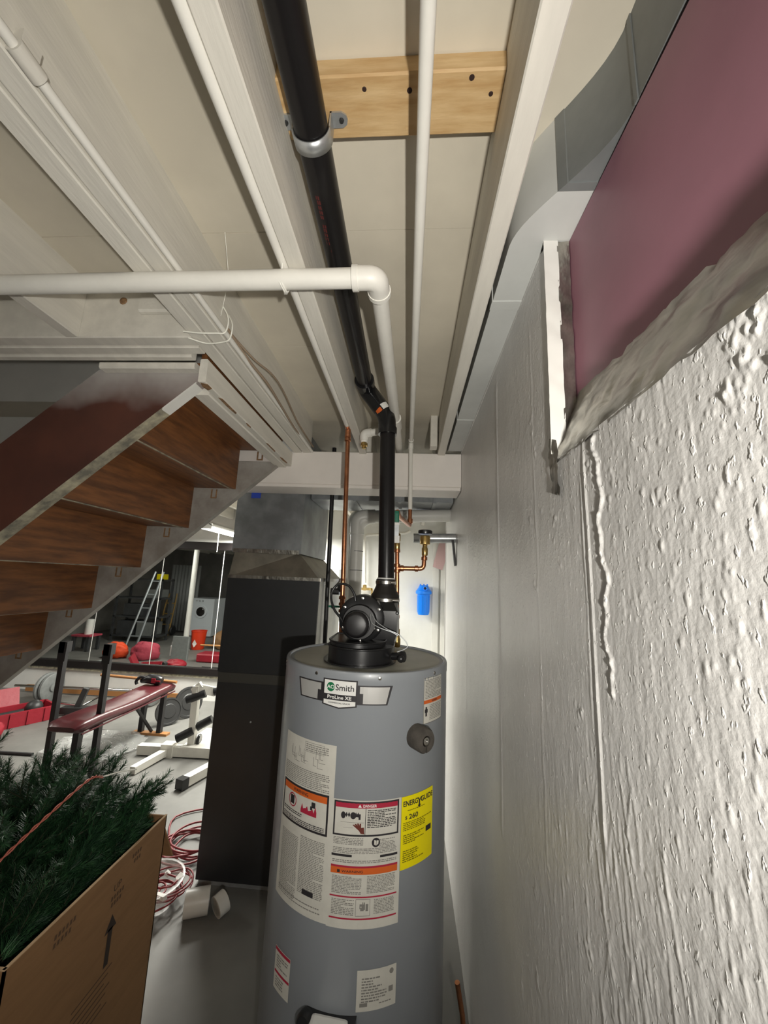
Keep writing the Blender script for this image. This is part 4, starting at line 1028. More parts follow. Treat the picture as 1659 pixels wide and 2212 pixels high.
for s in (-1, 0, 1):
    build('lug', MB().box(fx + s * .04 - .008, fx + s * .04 + .008, fy - .03, fy + .03, 1.466, 1.488), M['blue'], parent=WF)
build('mount_bracket', MB().box(fx - .04, fx + .04, fy + .05, YB, 1.41, 1.47), M['blue'], parent=WF)
# thin white line with a brown end, and a white box, on the back wall
build('wall_water_line', MB().tube(fillet([(-0.534, 4.74, 1.47), (-0.561, 4.74, 2.055), (-0.05, 4.74, 2.10), (0.0, 4.74, 2.13)], .04, 6), .018, 10), M['pvc'], smooth=40, label='thin white water line bending along the back wall', cat='pipe')
build('line_valve', MB().lathe([(.02, 0), (.024, .02), (.024, .06), (.015, .07)], (-0.533, 4.74, 1.38), (0, 0, 1), 12).bar((-.62, 4.72, 1.40), (-.44, 4.72, 1.40), .02, .03).bar((-.44, 4.72, 1.41), (-.44, 4.72, 1.26), .02, .02), M['brass'], smooth=30, label='brass valve at the end of the thin white line', cat='valve')
build('junction_box', MB().box(-0.86, -0.72, 4.70, YB, 1.36, 1.62, b=.01), M['curtain'], label='small grey junction box on the back wall', cat='box')
build('pink_patch', MB().prism([(0.285, 1.70), (0.40, 1.66), (0.44, 1.78), (0.44, 2.02), (0.36, 2.0)], 1, YB - .056, YB - .0505), mat('pink_paint', (.62, .42, .42), .6), label='faint pink painted patch of wall in the alcove corner', cat='board')  # pink paint area of the wall, modelled as a thin plate
# copper stub at lower right of the heater
build('copper_stub', MB().tube([(0.226, 1.52, 0.0), (0.213, 1.52, 0.14), (0.196, 1.52, 0.225)], .0085, 12), M['copper'], smooth=40, label='short copper drain tube standing by the wall base', cat='pipe')
# ------------------------------------------------------------------ gym end of the basement
def shop_light(name, label, x, y0, y1, z, strength, grp=None):
    t = thing(name, label, 'light', (x, (y0 + y1) / 2, z), grp)
    tm = M['tubelight']
    build('reflector', MB().prism([(x - .11, z + .02), (x - .05, z + .06), (x + .05, z + .06), (x + .11, z + .02), (x + .105, z + .016), (x + .045, z + .052), (x - .045, z + .052), (x - .105, z + .016)], 1, y0, y1), M['fixture'], parent=t)
    for s in (-1, 1):
        build('tube', MB().tube([(x + s * .05, y0 + .02, z + .012), (x + s * .05, y1 - .02, z + .012)], .014, 12), tm, parent=t, smooth=40)
    for y in (y0, y1 - .02):
        build('end_cap', MB().box(x - .09, x + .09, y, y + .02, z - .005, z + .05), M['fixture'], parent=t)
        build('hanger_chain', MB().tube([(x, y + .01, z + .05), (x, y + .01, 2.363)], .003, 6), M['galv'], parent=t)
    L = bpy.data.lights.new('shop_light_glow', 'AREA'); L.shape = 'RECTANGLE'; L.size = .2; L.size_y = y1 - y0; L.energy = strength; L.color = (1.0, 0.98, 0.90)
    lo = bpy.data.objects.new('shop_light_glow', L); C.objects.link(lo); lo.parent = t; lo.location = (0, 0, -.012)
    return t
sl = shop_light('shop_light', 'white hanging fluorescent light glowing beside the plenum', -2.09, 3.72, 4.70, 1.955, 55)
build('pull_cord', MB().tube([(-2.06, 4.0, 1.97), (-2.056, 4.0, 1.735)], .004, 6), M['string'], parent=sl)
shop_light('shop_light', 'added fluorescent fill light over the laundry end, itself unseen', -4.6, 2.2, 3.4, 2.10, 26)  # fixture added out of view to brighten the end reflected in the mirror
shop_light('shop_light', 'added fluorescent fill light behind the camera, itself unseen', -1.25, -1.9, -0.7, 2.05, 9)  # made-up fixture that supplies soft room fill
shop_light('shop_light', 'white fluorescent light hidden behind the plenum near the back wall', -1.38, 3.25, 4.45, 2.02, 80)

# mirror panels in a black frame
MI = thing('wall_mirror', 'long wall mirror in a black frame on the back wall', 'mirror', (-3.3, YB - .02, 0.3))
mx0, mx1, mz0, mz1 = -5.5, -1.50, 0.375, 1.80
xs_ = [-5.52, -4.73, -3.94, -3.15, -2.36, -1.50]
for k, (a, b) in enumerate(zip(xs_[:-1], xs_[1:])):
    build('mirror_panel', MB().box(a + .004, b - .004, YB - .012, YB - .004, mz0 - .01, mz1 + .01), M['mirror'], parent=MI)
    if k: build('mirror_seam', MB().box(a - .004, a + .004, YB - .0125, YB - .004, mz0, mz1), M['mirroredge'], parent=MI)
build('frame_rail', MB().box(mx0 - .1, mx1 + .1, YB - .045, YB, mz0 - .088, mz0, b=.008), M['frameblack'], parent=MI)
build('frame_rail', MB().box(mx0 - .1, mx1 + .1, YB - .045, YB, mz1, mz1 + .10, b=.008), M['frameblack'], parent=MI)
build('frame_stile', MB().box(mx0 - .1, mx0, YB - .045, YB, mz0, mz1, b=.008), M['frameblack'], parent=MI)
build('frame_stile', MB().box(mx1, mx1 + .1, YB - .045, YB, mz0, mz1, b=.008), M['frameblack'], parent=MI)
build('mirror_ledge', MB().box(mx0 - .1, mx1 + .1, YB - .03, YB, mz0 - .115, mz0 - .088), M['rawedge'], parent=MI)

# weight bench
WB = thing('weight_bench', 'dark red padded weight bench with two black uprights', 'bench', (-2.38, 3.3, 0))
rows = []
py0, py1 = 2.72, 3.86
for i in range(29):
    v = i / 28; y = py0 + (py1 - py0) * v
    w = .130 * (1 - .5 * max(0, (.06 - v) / .06) ** 2 * .3); sag = .006 * math.sin(v * 9)
    endr = min(1, min(v, 1 - v) / .03) ** .5 if 0 < v < 1 else 0
    ring = []
    for k in range(16):
        a = 2 * PI * k / 16
        cx_ = math.copysign(abs(math.cos(a)) ** .35, math.cos(a)); cz_ = math.copysign(abs(math.sin(a)) ** .5, math.sin(a))
        ring.append((-2.355 + w * cx_ * (.9 + .1 * endr), y, .405 + sag + .038 * cz_ * (.4 + .6 * endr)))
    rows.append(ring + [ring[0]])
pm = MB().grid(rows); pm.add(rows[0][:16], [tuple(range(16))]); pm.add(rows[-1][:16], [tuple(range(16))[::-1]])
pd = build('pad', pm, M['vinyl'], parent=WB, smooth=50)
build('pad_piping', MB().tube([(-2.224, py0 + .03, .372), (-2.224, py1 - .03, .372)], .006, 6), M['vinyl'], parent=pd)
for x in (-2.622, -2.262):
    u = build('upright', MB().bar((x + .006, 2.95, 0), (x - .012, 2.95, .90), .037, .037), M['blackmetal'], parent=WB)
    build('bar_hook', MB().box(x - .034, x + .012, 2.915, 2.985, .86, .94).box(x - .034, x + .03, 2.915, 2.925, .80, .94), M['blackmetal'], parent=u)
build('cross_bar', MB().bar((-2.62, 2.95, .355), (-2.25, 2.95, .355), .04, .04), M['blackmetal'], parent=WB)
build('centre_leg', MB().bar((-2.415, 2.955, 0), (-2.415, 2.955, .36), .045, .045), M['blackmetal'], parent=WB)
for x in (-2.47, -2.29):
    build('rear_leg', MB().bar((x, 3.77, 0), (x, 3.77, .37), .04, .04), M['blackmetal'], parent=WB)
build('rear_foot', MB().box(-2.54, -2.20, 3.74, 3.80, 0, .02), M['woodstick'], parent=WB)
build('brace', MB().bar((-2.38, 3.5, .33), (-2.36, 3.76, .03), .02, .02), M['blackmetal'], parent=WB)
build('spine', MB().bar((-2.37, 2.95, .345), (-2.37, 3.80, .345), .05, .04), M['blackmetal'], parent=WB)
# things lying on the bench
build('wooden_stick', MB().tube([(-3.02, 3.86, .470), (-2.20, 3.80, .462)], .013, 10), M['woodstick'], smooth=40, label='brown wooden stick lying across the far end of the bench', cat='stick')
PD = thing('power_drill', 'black and red cordless tool resting on the weight bench', 'drill', (-2.40, 3.72, .445))
build('tool_body', MB().tube([(-2.50, 3.72, .475), (-2.42, 3.72, .50), (-2.34, 3.72, .492), (-2.30, 3.72, .488)], [.02, .042, .046, .03], 14), M['black'], parent=PD, smooth=50)
build('tool_handle', MB().tube(smooth_path([(-2.44, 3.72, .50), (-2.50, 3.70, .515), (-2.53, 3.69, .48), (-2.52, 3.69, .452)], 5), .014, 10), M['black'], parent=PD, smooth=50)
build('red_band', MB().box(-2.375, -2.335, 3.672, 3.678, .475, .515).box(-2.365, -2.29, 3.674, 3.679, .488, .498), M['redplastic'], parent=PD)
# white leg machine
LM = thing('leg_machine', 'white steel leg exercise machine with black foam rollers', 'exercise machine', (-1.8, 3.4, 0))
build('base_beam', MB().bar((-2.20, 3.37, .045), (-1.05, 3.42, .045), .06, .07), M['whitemetal'], parent=LM)
build('sleeve', MB().bar((-2.00, 3.378, .05), (-1.90, 3.383, .05), .085, .10), M['whitemetal'], parent=LM)
build('foot_beam', MB().bar((-1.955, 3.40, .04), (-2.02, 3.05, .03), .05, .05), M['whitemetal'], parent=LM)
fb = build('foot_beam', MB().bar((-1.40, 3.40, .04), (-1.55, 2.93, .04), .06, .06), M['whitemetal'], parent=LM)
build('end_cap', MB().bar((-1.545, 2.945, .04), (-1.562, 2.89, .04), .066, .066), M['black'], parent=fb)
build('base_plate', MB().box(-1.84, -1.52, 3.36, 3.78, .06, .085), M['whitemetal'], parent=LM)
build('post', MB().bar((-1.785, 3.43, .07), (-1.80, 3.43, .545), .055, .045), M['whitemetal'], parent=LM)
build('head_bracket', MB().bar((-1.79, 3.42, .53), (-1.66, 3.50, .485), .03, .07).bar((-1.83, 3.43, .50), (-1.76, 3.43, .56), .03, .05), M['whitemetal'], parent=LM)
for a, b in (((-1.86, 3.40, .435), (-1.72, 3.44, .485)), ((-1.66, 3.47, .49), (-1.55, 3.5, .53)), ((-1.895, 3.38, .135), (-1.78, 3.42, .195)), ((-1.76, 3.44, .215), (-1.65, 3.47, .275)), ((-1.66, 3.55, .42), (-1.56, 3.58, .36))):
    build('foam_roller', MB().tube([a, b], .034, 14), M['black'], parent=LM, smooth=40)
build('weight_pin', MB().lathe([(.045, -.012), (.05, 0), (.045, .012)], (-1.745, 3.47, .10), (1, .2, 0), 18), M['black'], parent=LM, smooth=40)
# plates and bars along the wall
def plate(label, c, r, th, axis, m):
    return build('weight_plate', MB().lathe([(.02, -th / 2), (r * .5, -th / 2), (r * .55, -th * .3), (r * .85, -th * .3), (r * .88, -th / 2), (r, -th / 2), (r, th / 2), (r * .88, th / 2), (r * .85, th * .3), (r * .55, th * .3), (r * .5, th / 2), (.02, th / 2)], c, axis, 32), m, smooth=30, label=label, cat='weight plate', group='weight plates in the gym')
BB = thing('barbell', 'barbell lying by the back wall with grey plates', 'barbell', (-3.6, 4.45, 0))
build('bar', MB().tube([(-4.45, 4.40, .155), (-2.75, 4.52, .155)], .014, 12), M['chrome'], parent=BB, smooth=40)
for c_, r_ in (((-4.08, 4.426, .155), .155), ((-4.03, 4.43, .155), .148), ((-2.86, 4.512, .155), .15)):
    build('plate', MB().lathe([(.02, -.02), (r_ * .9, -.02), (r_, -.012), (r_, .012), (r_ * .9, .02), (r_ * .35, .02), (r_ * .3, .035), (.02, .035)], c_, (1, -.07, 0), 30), M['castiron'], parent=BB, smooth=40)
plate('dark spoked weight plate leaning under the far end of the bench', (-2.37, 4.02, .125), .125, .03, (.8, -.6, .25), M['darkiron'])
plate('larger dark weight plate behind the spoked one at the bench end', (-2.30, 4.25, .15), .15, .03, (.85, -.5, .2), M['darkiron'])
build('curl_bar', MB().tube([(-3.95, 4.25, .06), (-3.45, 4.22, .05), (-3.35, 4.30, .12), (-3.2, 4.3, .06), (-2.9, 4.35, .05)], .016, 10), M['chrome'], smooth=40, label='chrome curl bar on the floor behind the bench', cat='bar')
build('dumbbell_handle', MB().bar((-3.55, 4.08, .05), (-3.2, 4.12, .05), .09, .06).bar((-3.42, 4.1, .04), (-3.36, 4.12, .26), .05, .05), M['darkiron'], label='dark steel bracket lying on the floor behind the bench', cat='bracket')
build('floor_plank', MB().bar((-4.6, 4.70, .05), (-2.6, 4.72, .05), .03, .07), M['woodstick'], label='long brown board lying along the foot of the back wall', cat='board')
# red tool case, open
TC = thing('tool_case', 'open red plastic tool case on the floor left of the bench', 'tool case', (-3.72, 3.85, 0))
rot = Matrix.Rotation(math.radians(62), 3, 'Z')
def rb(c, s, mm, nm, par): return build(nm, MB().obox(c, s, mm), M['redplastic'], parent=par)
c0 = Vector((-3.78, 3.80, 0))
tray = MB()
for dx_, dy_, sx, sy in ((0, -.14, .56, .02), (0, .14, .56, .02), (-.27, 0, .02, .30), (.27, 0, .02, .30)):
    tray.obox(c0 + rot @ Vector((dx_, dy_, .065)), (sx, sy, .13), rot)
tray.obox(c0 + Vector((0, 0, .012)), (.54, .28, .02), rot)
build('case_tray', tray, M['redplastic'], parent=TC)
lid = MB().obox(c0 + rot @ Vector((-.10, .22, .17)), (.34, .03, .22), rot @ Matrix.Rotation(math.radians(-28), 3, 'X'))
build('case_lid', lid, M['redplastic'], parent=TC)
for k in range(4):
    build('case_rib', MB().obox(c0 + rot @ Vector((-.2 + .13 * k, -.153, .065)), (.03, .012, .12), rot), M['redplastic'], parent=TC)
build('case_contents', MB().ball(c0 + rot @ Vector((.14, .02, .10)), .075).tube([c0 + rot @ Vector((-.2, .03, .07)), c0 + rot @ Vector((.05, -.03, .09))], .035, 10), M['darkiron'], parent=TC, smooth=40)
BG = thing('red_bag', 'crumpled red plastic bag at the left edge beside the tool case', 'bag', (-3.75, 3.50, 0))
def crumple(c, s, seed, n=26, amp=.25):
    mb = MB(); rows = []
    for i in range(n + 1):
        p = PI * i / n; row = []
        for j in range(n + 1):
            a = 2 * PI * (j % n) / n
            d = Vector((math.sin(p) * math.cos(a), math.sin(p) * math.sin(a), -math.cos(p)))
            k = 1 + amp * float(fbm(np.array([d.x * 2.6 + 9 + d.z]), np.array([d.y * 2.6 + 5 - d.z * 1.7]), seed, 3)[0])
            row.append((c[0] + s[0] * d.x * k, c[1] + s[1] * d.y * k, max(.001, c[2] + s[2] * d.z * k)))
        rows.append(row)
    return mb.grid(rows)
build('bag_body', crumple((-3.66, 3.36, .06), (.15, .17, .09), 41), M['redplastic'], parent=BG, smooth=70)
build('clear_bag', crumple((-2.62, 3.42, .03), (.34, .26, .045), 52, 34, .6), M['clear'], smooth=80, label='crumpled clear plastic sheet on the floor under the bench', cat='plastic sheet')
build('floor_rod', MB().tube([(-3.30, 3.20, .012), (-2.98, 3.21, .012)], .012, 8), M['darkiron'], smooth=40, label='thin dark rod on the floor left of the bench', cat='rod')

# ------------------------------------------------------------------ things that the mirror shows
WM = thing('washing_machine', 'white front loading washing machine reflected in the mirror', 'washing machine', (-5.03, -0.1, 0))
build('cabinet', MB().box(-5.35, -4.72, -0.40, 0.24, .02, .90, b=.01), M['washer'], parent=WM)
build('kick_panel', MB().box(-5.34, -4.73, 0.238, 0.246, .03, .27), M['washer'], parent=WM)
build('control_panel', MB().box(-5.34, -4.73, 0.238, 0.250, .80, .89), M['washer'], parent=WM)
dr = build('door', MB().lathe([(.15, 0), (.16, .012), (.15, .03), (.115, .03)], (-5.02, .24, .59), (0, 1, 0), 36), M['washer'], parent=WM, smooth=40)
build('door_glass', MB().lathe([(.116, .022), (.10, .038), (.05, .05), (0, .054)], (-5.02, .24, .59), (0, 1, 0), 32), M['washerglass'], parent=dr, smooth=40)
for k in range(3):
    build('knob', MB().lathe([(.02, 0), (.018, .02), (0, .021)], (-5.15 + .08 * k, .25, .845), (0, 1, 0), 14), M['galv'], parent=WM, smooth=40)
build('support_post', MB().lathe([(.09, 0), (.09, .012), (.05, .014), (.05, 2.15), (.09, 2.152), (.09, 2.165)], (-4.37, 1.9, 0), n=24), M['white'], smooth=40, label='round white steel support post reflected in the mirror', cat='post')
HT_ = thing('hand_truck', 'yellow hand truck leaning in front of the dark shelves', 'hand truck', (-5.85, .25, 0))
for x in (-5.98, -5.74):
    build('rail', MB().tube(smooth_path([(x, .28, .10), (x, .18, .7), (x + (.03 if x < -5.9 else -.03), .10, .98)], 4), .016, 8), M['dolly'], parent=HT_, smooth=40)
for z in (.25, .5, .75):
    build('rung', MB().tube([(-5.98, .28 - z * .13, z), (-5.74, .28 - z * .13, z)], .013, 8), M['dolly'], parent=HT_)
for x in (-6.03, -5.69):
    build('wheel', MB().lathe([(.03, -.02), (.10, -.025), (.115, 0), (.10, .025), (.03, .02)], (x, .22, .115), (1, 0, 0), 22), M['darkiron'], parent=HT_, smooth=40)
build('toe_plate', MB().box(-5.99, -5.73, .28, .42, .01, .02), M['dolly'], parent=HT_)
LD = thing('ladder', 'grey aluminium ladder leaning by the shelves, seen in the mirror', 'ladder', (-5.3, 1.9, 0))
for o_ in (0, .22):
    build('rail', MB().bar((-5.33 - o_, 1.98, 0), (-5.14 - o_ * .8, 1.72, 1.5), .05, .025), M['alum'], parent=LD)
for k in range(5):
    t = .15 + .18 * k
    build('rung', MB().bar((-5.33 + .19 * t, 1.98 - .26 * t, 1.5 * t), (-5.55 + .234 * t, 1.98 - .26 * t, 1.5 * t), .03, .02), M['alum'], parent=LD)
SH = thing('shelf_unit', 'dark storage shelving reflected at the left of the mirror', 'shelf', (-5.9, 1.1, 0))
for x in (-6.4, -5.42):
    for y in (.9, 1.3):
        build('shelf_post', MB().box(x, x + .04, y, y + .04, 0, 1.35), M['shelfdark'], parent=SH)
for z in (.1, .5, .9, 1.3):
    build('shelf_board', MB().box(-6.4, -5.38, .9, 1.34, z, z + .03), M['shelfdark'], parent=SH)
bx_ = random.Random(9)
for k, (x0, x1, z0, h, m, lb) in enumerate(((-6.3, -5.95, .13, .3, 'shelfdark', 'dark bin on the bottom shelf'), (-5.85, -5.5, .13, .28, 'castiron', 'grey bin on the bottom shelf'), (-6.2, -5.8, .53, .26, 'shelfdark', 'black case on the middle shelf'), (-5.75, -5.45, .93, .18, 'castiron', 'grey case on the upper shelf'))):
    build('storage_bin', MB().box(x0, x1, .95, 1.3, z0, z0 + h, b=.015), M[m], label=lb, cat='bin')
build('yellow_box', MB().box(-5.62, -5.48, 1.0, 1.2, 1.33, 1.45, b=.006), M['yellow'], label='small yellow box on top of the dark shelving', cat='box')
cu_ = MB(); rows = [[(-6.18 + .75 * i / 40, -.25 + .018 * math.sin(i * 1.35), z) for i in range(41)] for z in (.05, 1.7)]
o = build('grey_curtain', cu_.grid(rows), M['curtain'], smooth=60, label='ribbed grey panel standing beside the washing machine', cat='panel')
sm = o.modifiers.new('thick', 'SOLIDIFY'); sm.thickness = .02
BK = thing('bucket', 'orange red plastic bucket in front of the white post', 'bucket', (-4.22, 1.72, 0))
build('pail', MB().lathe([(.115, 0), (.12, .01), (.145, .34), (.152, .345), (.152, .36), (.142, .36), (.115, .02), (0, .02)], (-4.22, 1.70, 0), n=32), M['bucket'], parent=BK, smooth=40)
build('pail_mark', MB().add([(-4.22 + .135 * math.sin(a) * 1.0, 1.70 + .141 * math.cos(a), z) for a, z in ((-.35, .12), (0, .05), (.35, .12), (0, .20))], [(0, 1, 2, 3)]), M['paperwhite'], parent=BK)
build('orange_bag', crumple((-5.06, 2.85, .11), (.20, .16, .15), 61), M['orangefabric'], smooth=70, label='bright orange cloth bag reflected low in the mirror', cat='bag')
build('faded_red_bag', crumple((-4.54, 2.82, .12), (.24, .17, .17), 64), M['pinkfabric'], smooth=70, label='faded red cloth bag beside the orange bag in the mirror', cat='bag')
build('tool_organizer', MB().box(-4.10, -3.80, 2.75, 2.80, 0.0, .40, b=.01), M['castiron'], label='upright grey tool organiser case reflected in the mirror', cat='case')
build('red_toolbox', MB().box(-3.60, -3.15, 2.55, 2.85, 0.0, .14, b=.02), M['redplastic'], label='low red toolbox reflected at the right of the mirror', cat='toolbox')
build('brown_sack', crumple((-3.78, 1.50, .16), (.22, .22, .19), 71), M['carton'], smooth=70, label='brown paper sack behind the bucket in the mirror', cat='sack')
build('white_canister', MB().lathe([(.06, 0), (.06, .17), (.045, .18), (.045, .24), (0, .24)], (-4.28, 2.42, 0), n=20), M['paperwhite'], smooth=40, label='small white canister reflected near the orange bucket', cat='canister')
WS = thing('work_stool', 'small grey stool carrying a white roll, at the left of the mirror', 'stool', (-6.0, 2.4, 0))
for x in (-6.16, -5.88):
    for y in (2.28, 2.52):
        build('leg', MB().bar((x, y, 0), (x, y, .26), .05, .05), M['shelfdark'], parent=WS)
build('seat', MB().box(-6.2, -5.84, 2.25, 2.55, .26, .29), M['pinkfabric'], parent=WS)
build('paper_roll', MB().lathe([(.02, .29), (.065, .29), (.065, .56), (.02, .56)], (-6.0, 2.4, 0), n=20), M['paperwhite'], smooth=40, label='upright white paper roll on the small stool', cat='roll')

# ------------------------------------------------------------------ carton with the artificial fir
bx0, bx1, by0, by1, bh = -1.44, -0.84, 0.935, 1.50, 0.643
BX = thing('cardboard_box', 'tall open cardboard box holding an artificial fir', 'box', ((bx0 + bx1) / 2, (by0 + by1) / 2, 0))
sd = build('side_panel', MB().box(bx1 - .005, bx1, by0, by1, 0, bh), M['carton'], parent=BX)
build('side_panel', MB().box(bx0, bx0 + .005, by0, by1, 0, bh), M['carton'], parent=BX)
build('end_panel', MB().box(bx0, bx1, by1 - .005, by1, 0, bh), M['carton'], parent=BX)
build('end_panel', MB().box(bx0, bx1, by0, by0 + .005, 0, bh), M['carton'], parent=BX)
build('bottom_panel', MB().box(bx0, bx1, by0, by1, 0.001, .006), M['carton'], parent=BX)
build('cut_edge', MB().box(bx1 - .006, bx1 + .0008, by0, by1, bh, bh + .0025).box(bx0, bx1, by0 - .0008, by0 + .006, bh, bh + .0025), M['cartonedge'], parent=BX)
build('end_flap', MB().add([(bx1 - .02, by1, bh - .012), (bx0 + .02, by1, bh - .012), (bx0 + .05, by1 + .06, bh - .17), (bx1 + .01, by1 + .05, bh - .16), (bx1 - .02, by1 + .005, bh - .010), (bx0 + .02, by1 + .005, bh - .01), (bx0 + .05, by1 + .066, bh - .168), (bx1 + .01, by1 + .056, bh - .158)], [(0, 1, 2, 3), (7, 6, 5, 4), (0, 3, 7, 4), (1, 5, 6, 2), (3, 2, 6, 7), (0, 4, 5, 1)]), M['carton'], parent=BX)
pf = bx1 + .0006
def yz(mb, poly): return mb.add([(pf, y, z) for y, z in poly], [tuple(range(len(poly)))])
ar = yz(yz(MB(), [(1.262, .375), (1.280, .375), (1.280, .47), (1.262, .47)]), [(1.248, .465), (1.294, .465), (1.271, .505)])
build('arrow_print', ar, M['cartonink'], parent=sd)
def boxtext(s, y0, z0, h, m):
    v, f, w, hh = text_verts(s); k = h / hh
    return build('carton_text', MB().add([(pf, y0 + x * k, z0 + y * k) for x, y in v], f), m, parent=sd)
boxtext('UP', 1.262, .566, .018, M['cartonink'])
ln = MB()
for r_, (y0, z0, n_) in enumerate(((1.255, .545, 5), (1.258, .528, 4), (1.33, .61, 4), (1.34, .592, 3), (1.06, .60, 6), (1.06, .582, 5))):
    for k in range(n_):
        yz(ln, [(y0 + k * .011, z0), (y0 + k * .011 + .007, z0), (y0 + k * .011 + .008, z0 + .011), (y0 + k * .011 + .001, z0 + .011)])
for k in range(7):
    yz(ln, [(1.16, .36 - k * .016), (1.30 - .012 * (k % 3), .36 - k * .016), (1.30 - .012 * (k % 3), .364 - k * .016), (1.16, .364 - k * .016)])
build('carton_print', ln, mat('faint_carton_print', (.10, .055, .03), .85), parent=sd, kind='stuff')

FT = thing('artificial_fir', 'dark green artificial fir branches spilling out of the cardboard box', 'christmas tree', (-1.14, 1.22, .02))
def branch_mesh(nm, L, seed, mats):
    r = random.Random(seed); mb = MB(); mi = []
    def twig(a, b, k, ln):
        a = Vector(a); b = Vector(b); n0 = len(mb.f)
        mb.tube([a, (a + b) / 2, b], [.0022, .0018, .0012], 4); mi.extend([2] * (len(mb.f) - n0))
        d = (b - a).normalized(); u = d.orthogonal().normalized(); w = d.cross(u)
        n = int((b - a).length / ln * k)
        for i in range(n):
            t = (i + r.random()) / n; p = a + (b - a) * t; an = r.random() * 2 * PI
            out = (u * math.cos(an) + w * math.sin(an)) * .80 + d * r.uniform(.35, .8)
            e = p + out.normalized() * ln * r.uniform(.75, 1.15) * (1 - .35 * t * t)
            s = out.cross(d).normalized() * .0009
            n0 = len(mb.f)
            mb.add([p - s, p + s, e + s * .35, e - s * .35], [(0, 1, 2, 3)])
            mi.extend([r.choice((0, 0, 1))])
    main = Vector((0, L, 0))
    twig((0, 0, 0), main, 60, .034)
    for i in range(7):
        t = .12 + .12 * i; p = main * t; sg = 1 if i % 2 else -1
        twig(p, p + Vector((sg * r.uniform(.05, .085) * (1.15 - t), .075, r.uniform(-.03, .035))), 52, .030)
    me = bpy.data.meshes.new(nm); me.from_pydata([tuple(v) for v in mb.v], [], mb.f)
    for m in mats: me.materials.append(m)
    me.polygons.foreach_set('material_index', mi)
    return me
bms = [branch_mesh('fir_branch', L_, s_, (M['needle'], M['needle2'], M['twig'])) for L_, s_ in ((.24, 1), (.28, 2), (.20, 3), (.26, 4))]
rt = random.Random(17); root = Vector(ROOT[FT.name])
def put(p, d, me, roll):
    ob = bpy.data.objects.new('branch', me); C.objects.link(ob); ob.parent = FT
    q = Vector(d).normalized().to_track_quat('Y', 'Z') @ Quaternion((0, 1, 0), roll)
    ob.rotation_mode = 'QUATERNION'; ob.rotation_quaternion = q; ob.location = Vector(p) - root
for k in range(150):
    x = rt.uniform(bx0 + .08, bx1 - .15); y = rt.uniform(by0 + .05, by1 - .10); z = rt.uniform(.40, .66)
    d = Vector((rt.uniform(-.55, .55), rt.uniform(-.25, 1.0), rt.uniform(.0, .75)))
    L_ = .24
    # keep tips inside the carton while they are below its rim
    tip = Vector((x, y, z)) + d.normalized() * L_
    if tip.z < bh + .02:
        if tip.x > bx1 - .12: d.x = -abs(d.x) * .4
        if tip.y > by1 - .03: y -= .2
    elif tip.x > bx1 - .05: d.x *= -.3
    put((x, y, z), d, bms[k % 4], rt.uniform(0, 6.28))
for k in range(60):
    put((rt.uniform(-1.05, -.955), rt.uniform(by0 + .06, by1 - .20), rt.uniform(.47, .62)), (rt.uniform(-.25, .04), rt.uniform(.3, 1.0), rt.uniform(.25, .8)), bms[k % 4], rt.uniform(0, 6.28))
for k in range(34):
    put((-.886 - .02 * rt.random(), rt.uniform(.975, 1.26), rt.uniform(.55, .625)), (rt.uniform(-.10, .02), 1.0, rt.uniform(.12, .55)), bms[k % 4], PI / 2)
for p, d in (((-1.20, 1.32, .66), (.55, .8, .62)), ((-1.10, 1.36, .66), (.9, .5, .25)), ((-1.12, 1.30, .68), (.75, .75, .40)), ((-1.42, 1.28, .70), (.02, .35, .9)), ((-1.36, 1.2, .69), (-.3, .3, .8)), ((-1.18, 1.22, .66), (-.25, .6, .75)), ((-1.02, 1.30, .64), (.5, .8, .35)), ((-1.0, 1.28, .62), (.35, .9, .5)), ((-1.30, 1.10, .66), (-.5, .2, .8)), ((-1.22, 1.34, .64), (.15, .9, .6)), ((-1.05, 1.18, .60), (.3, .5, .7)), ((-1.25, 1.0, .60), (.2, .2, .8))):
    put(p, d, bms[rt.randrange(4)], rt.uniform(0, 6.28))
sc = thing('red_string', 'twisted red and white cord draped over the artificial fir', 'cord', (-1.12, 1.3, .73))
base_ = smooth_path([(-1.03, 0.92, .70), (-1.01, 1.05, .765), (-0.995, 1.16, .812), (-1.0, 1.30, .838), (-0.99, 1.345, .826)], 14)
for ph, m in ((0, 'cordpink'), (PI, 'cordpink')):
    build('strand', MB().tube([p + Vector((.0028 * math.cos(i * .9 + ph), 0, .0028 * math.sin(i * .9 + ph))) for i, p in enumerate(base_)], 0.0021, 7), M[m], parent=sc, smooth=60)
build('bare_end', MB().tube([base_[-1], base_[-1] + Vector((.03, .04, .0)), base_[-1] + Vector((.055, .09, -.012))], .0022, 7), M['string'], parent=sc, smooth=60)

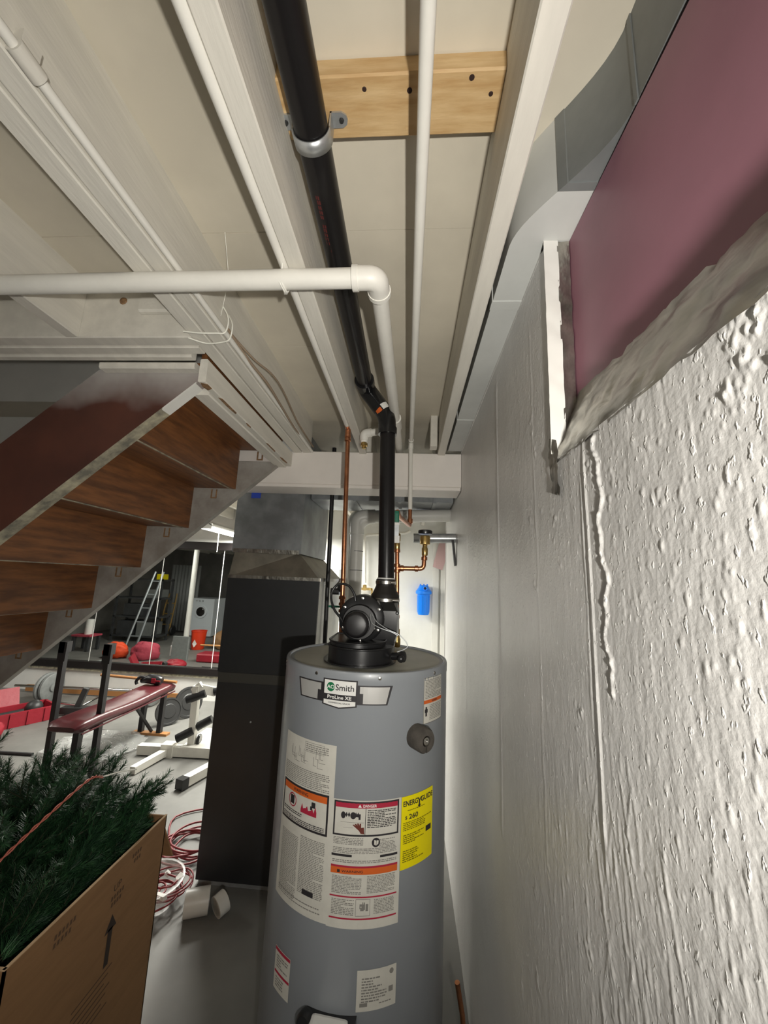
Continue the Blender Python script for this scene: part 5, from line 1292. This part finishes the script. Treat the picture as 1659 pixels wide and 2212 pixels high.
# cords, tub and offcuts on the floor by the furnace
rk = random.Random(31)
def coil(name, label, cx_, cy_, R0, turns, m, r=.0042, z0=.008, jit=.05, tail=None):
    pts = []
    n = int(turns * 10)
    for i in range(n):
        a = 2 * PI * i / 10
        rr = R0 * (1 + jit * 3 * math.sin(a * .37 + 1.3) + rk.uniform(-jit, jit))
        pts.append((cx_ + rr * math.cos(a) * 1.05 + .03 * math.sin(a * .21), cy_ + rr * math.sin(a) * .95 + .04 * math.cos(a * .17), z0 + .012 * (i / n) * turns * .5 + .006 * rk.random()))
    if tail: pts += tail
    return build(name, MB().tube(smooth_path(pts, 4), r, 8), M[m], smooth=60, label=label, cat='cord')
coil('extension_cord', 'dark red extension cord coiled on the floor beside the furnace', -1.16, 2.36, .125, 6, 'cordred', r=.0052, tail=[(-1.06, 2.5, .01), (-1.05, 2.62, .01), (-1.2, 2.72, .01), (-1.4, 2.6, .01), (-1.3, 2.38, .01), (-1.12, 2.2, .01), (-1.06, 2.10, .012)])
coil('light_string', 'tangled red light string heaped in the clear tub', -1.10, 2.00, .075, 8, 'cordred', r=.004, z0=.03, jit=.14)
for k in range(7):
    a = rk.random() * 6.28
    build('bulb_plug', MB().bar((-1.10 + .06 * math.cos(a), 2.00 + .06 * math.sin(a), .070), (-1.08 + .085 * math.cos(a + .4), 1.98 + .085 * math.sin(a + .4), .085), .016, .016), M['paperwhite'], label='small white plug lying in the tangled red light string', cat='plug', group='white plugs in the light string')
TB = thing('plastic_tub', 'translucent plastic tub lying beside the cardboard box', 'tub', (-1.10, 2.0, 0))
tub = MB().lathe([(0, .0), (.11, .0), (.13, .085), (.137, .085), (.137, .09), (.126, .09), (.107, .006), (0, .006)], (-1.15, 2.00, 0.001), (0, 0, 1), 28)
build('tub_shell', tub, M['tub'], parent=TB, smooth=40)
def ring_piece(label, c, r0, r1, h, axis):
    return build('pipe_offcut', MB().lathe([(r0, -h / 2), (r1, -h / 2), (r1, h / 2), (r0, h / 2), (r0, -h / 2)], c, axis, 24), M['pvcgrey'], smooth=40, label=label, cat='pipe offcut')
ring_piece('white plastic pipe offcut lying on the floor in front of the furnace', (-.905, 1.955, .05), .044, .05, .10, (.9, .35, 0))
ring_piece('smaller white pipe offcut beside the larger one on the floor', (-.80, 1.965, .045), .034, .043, .045, (.6, .8, .2))
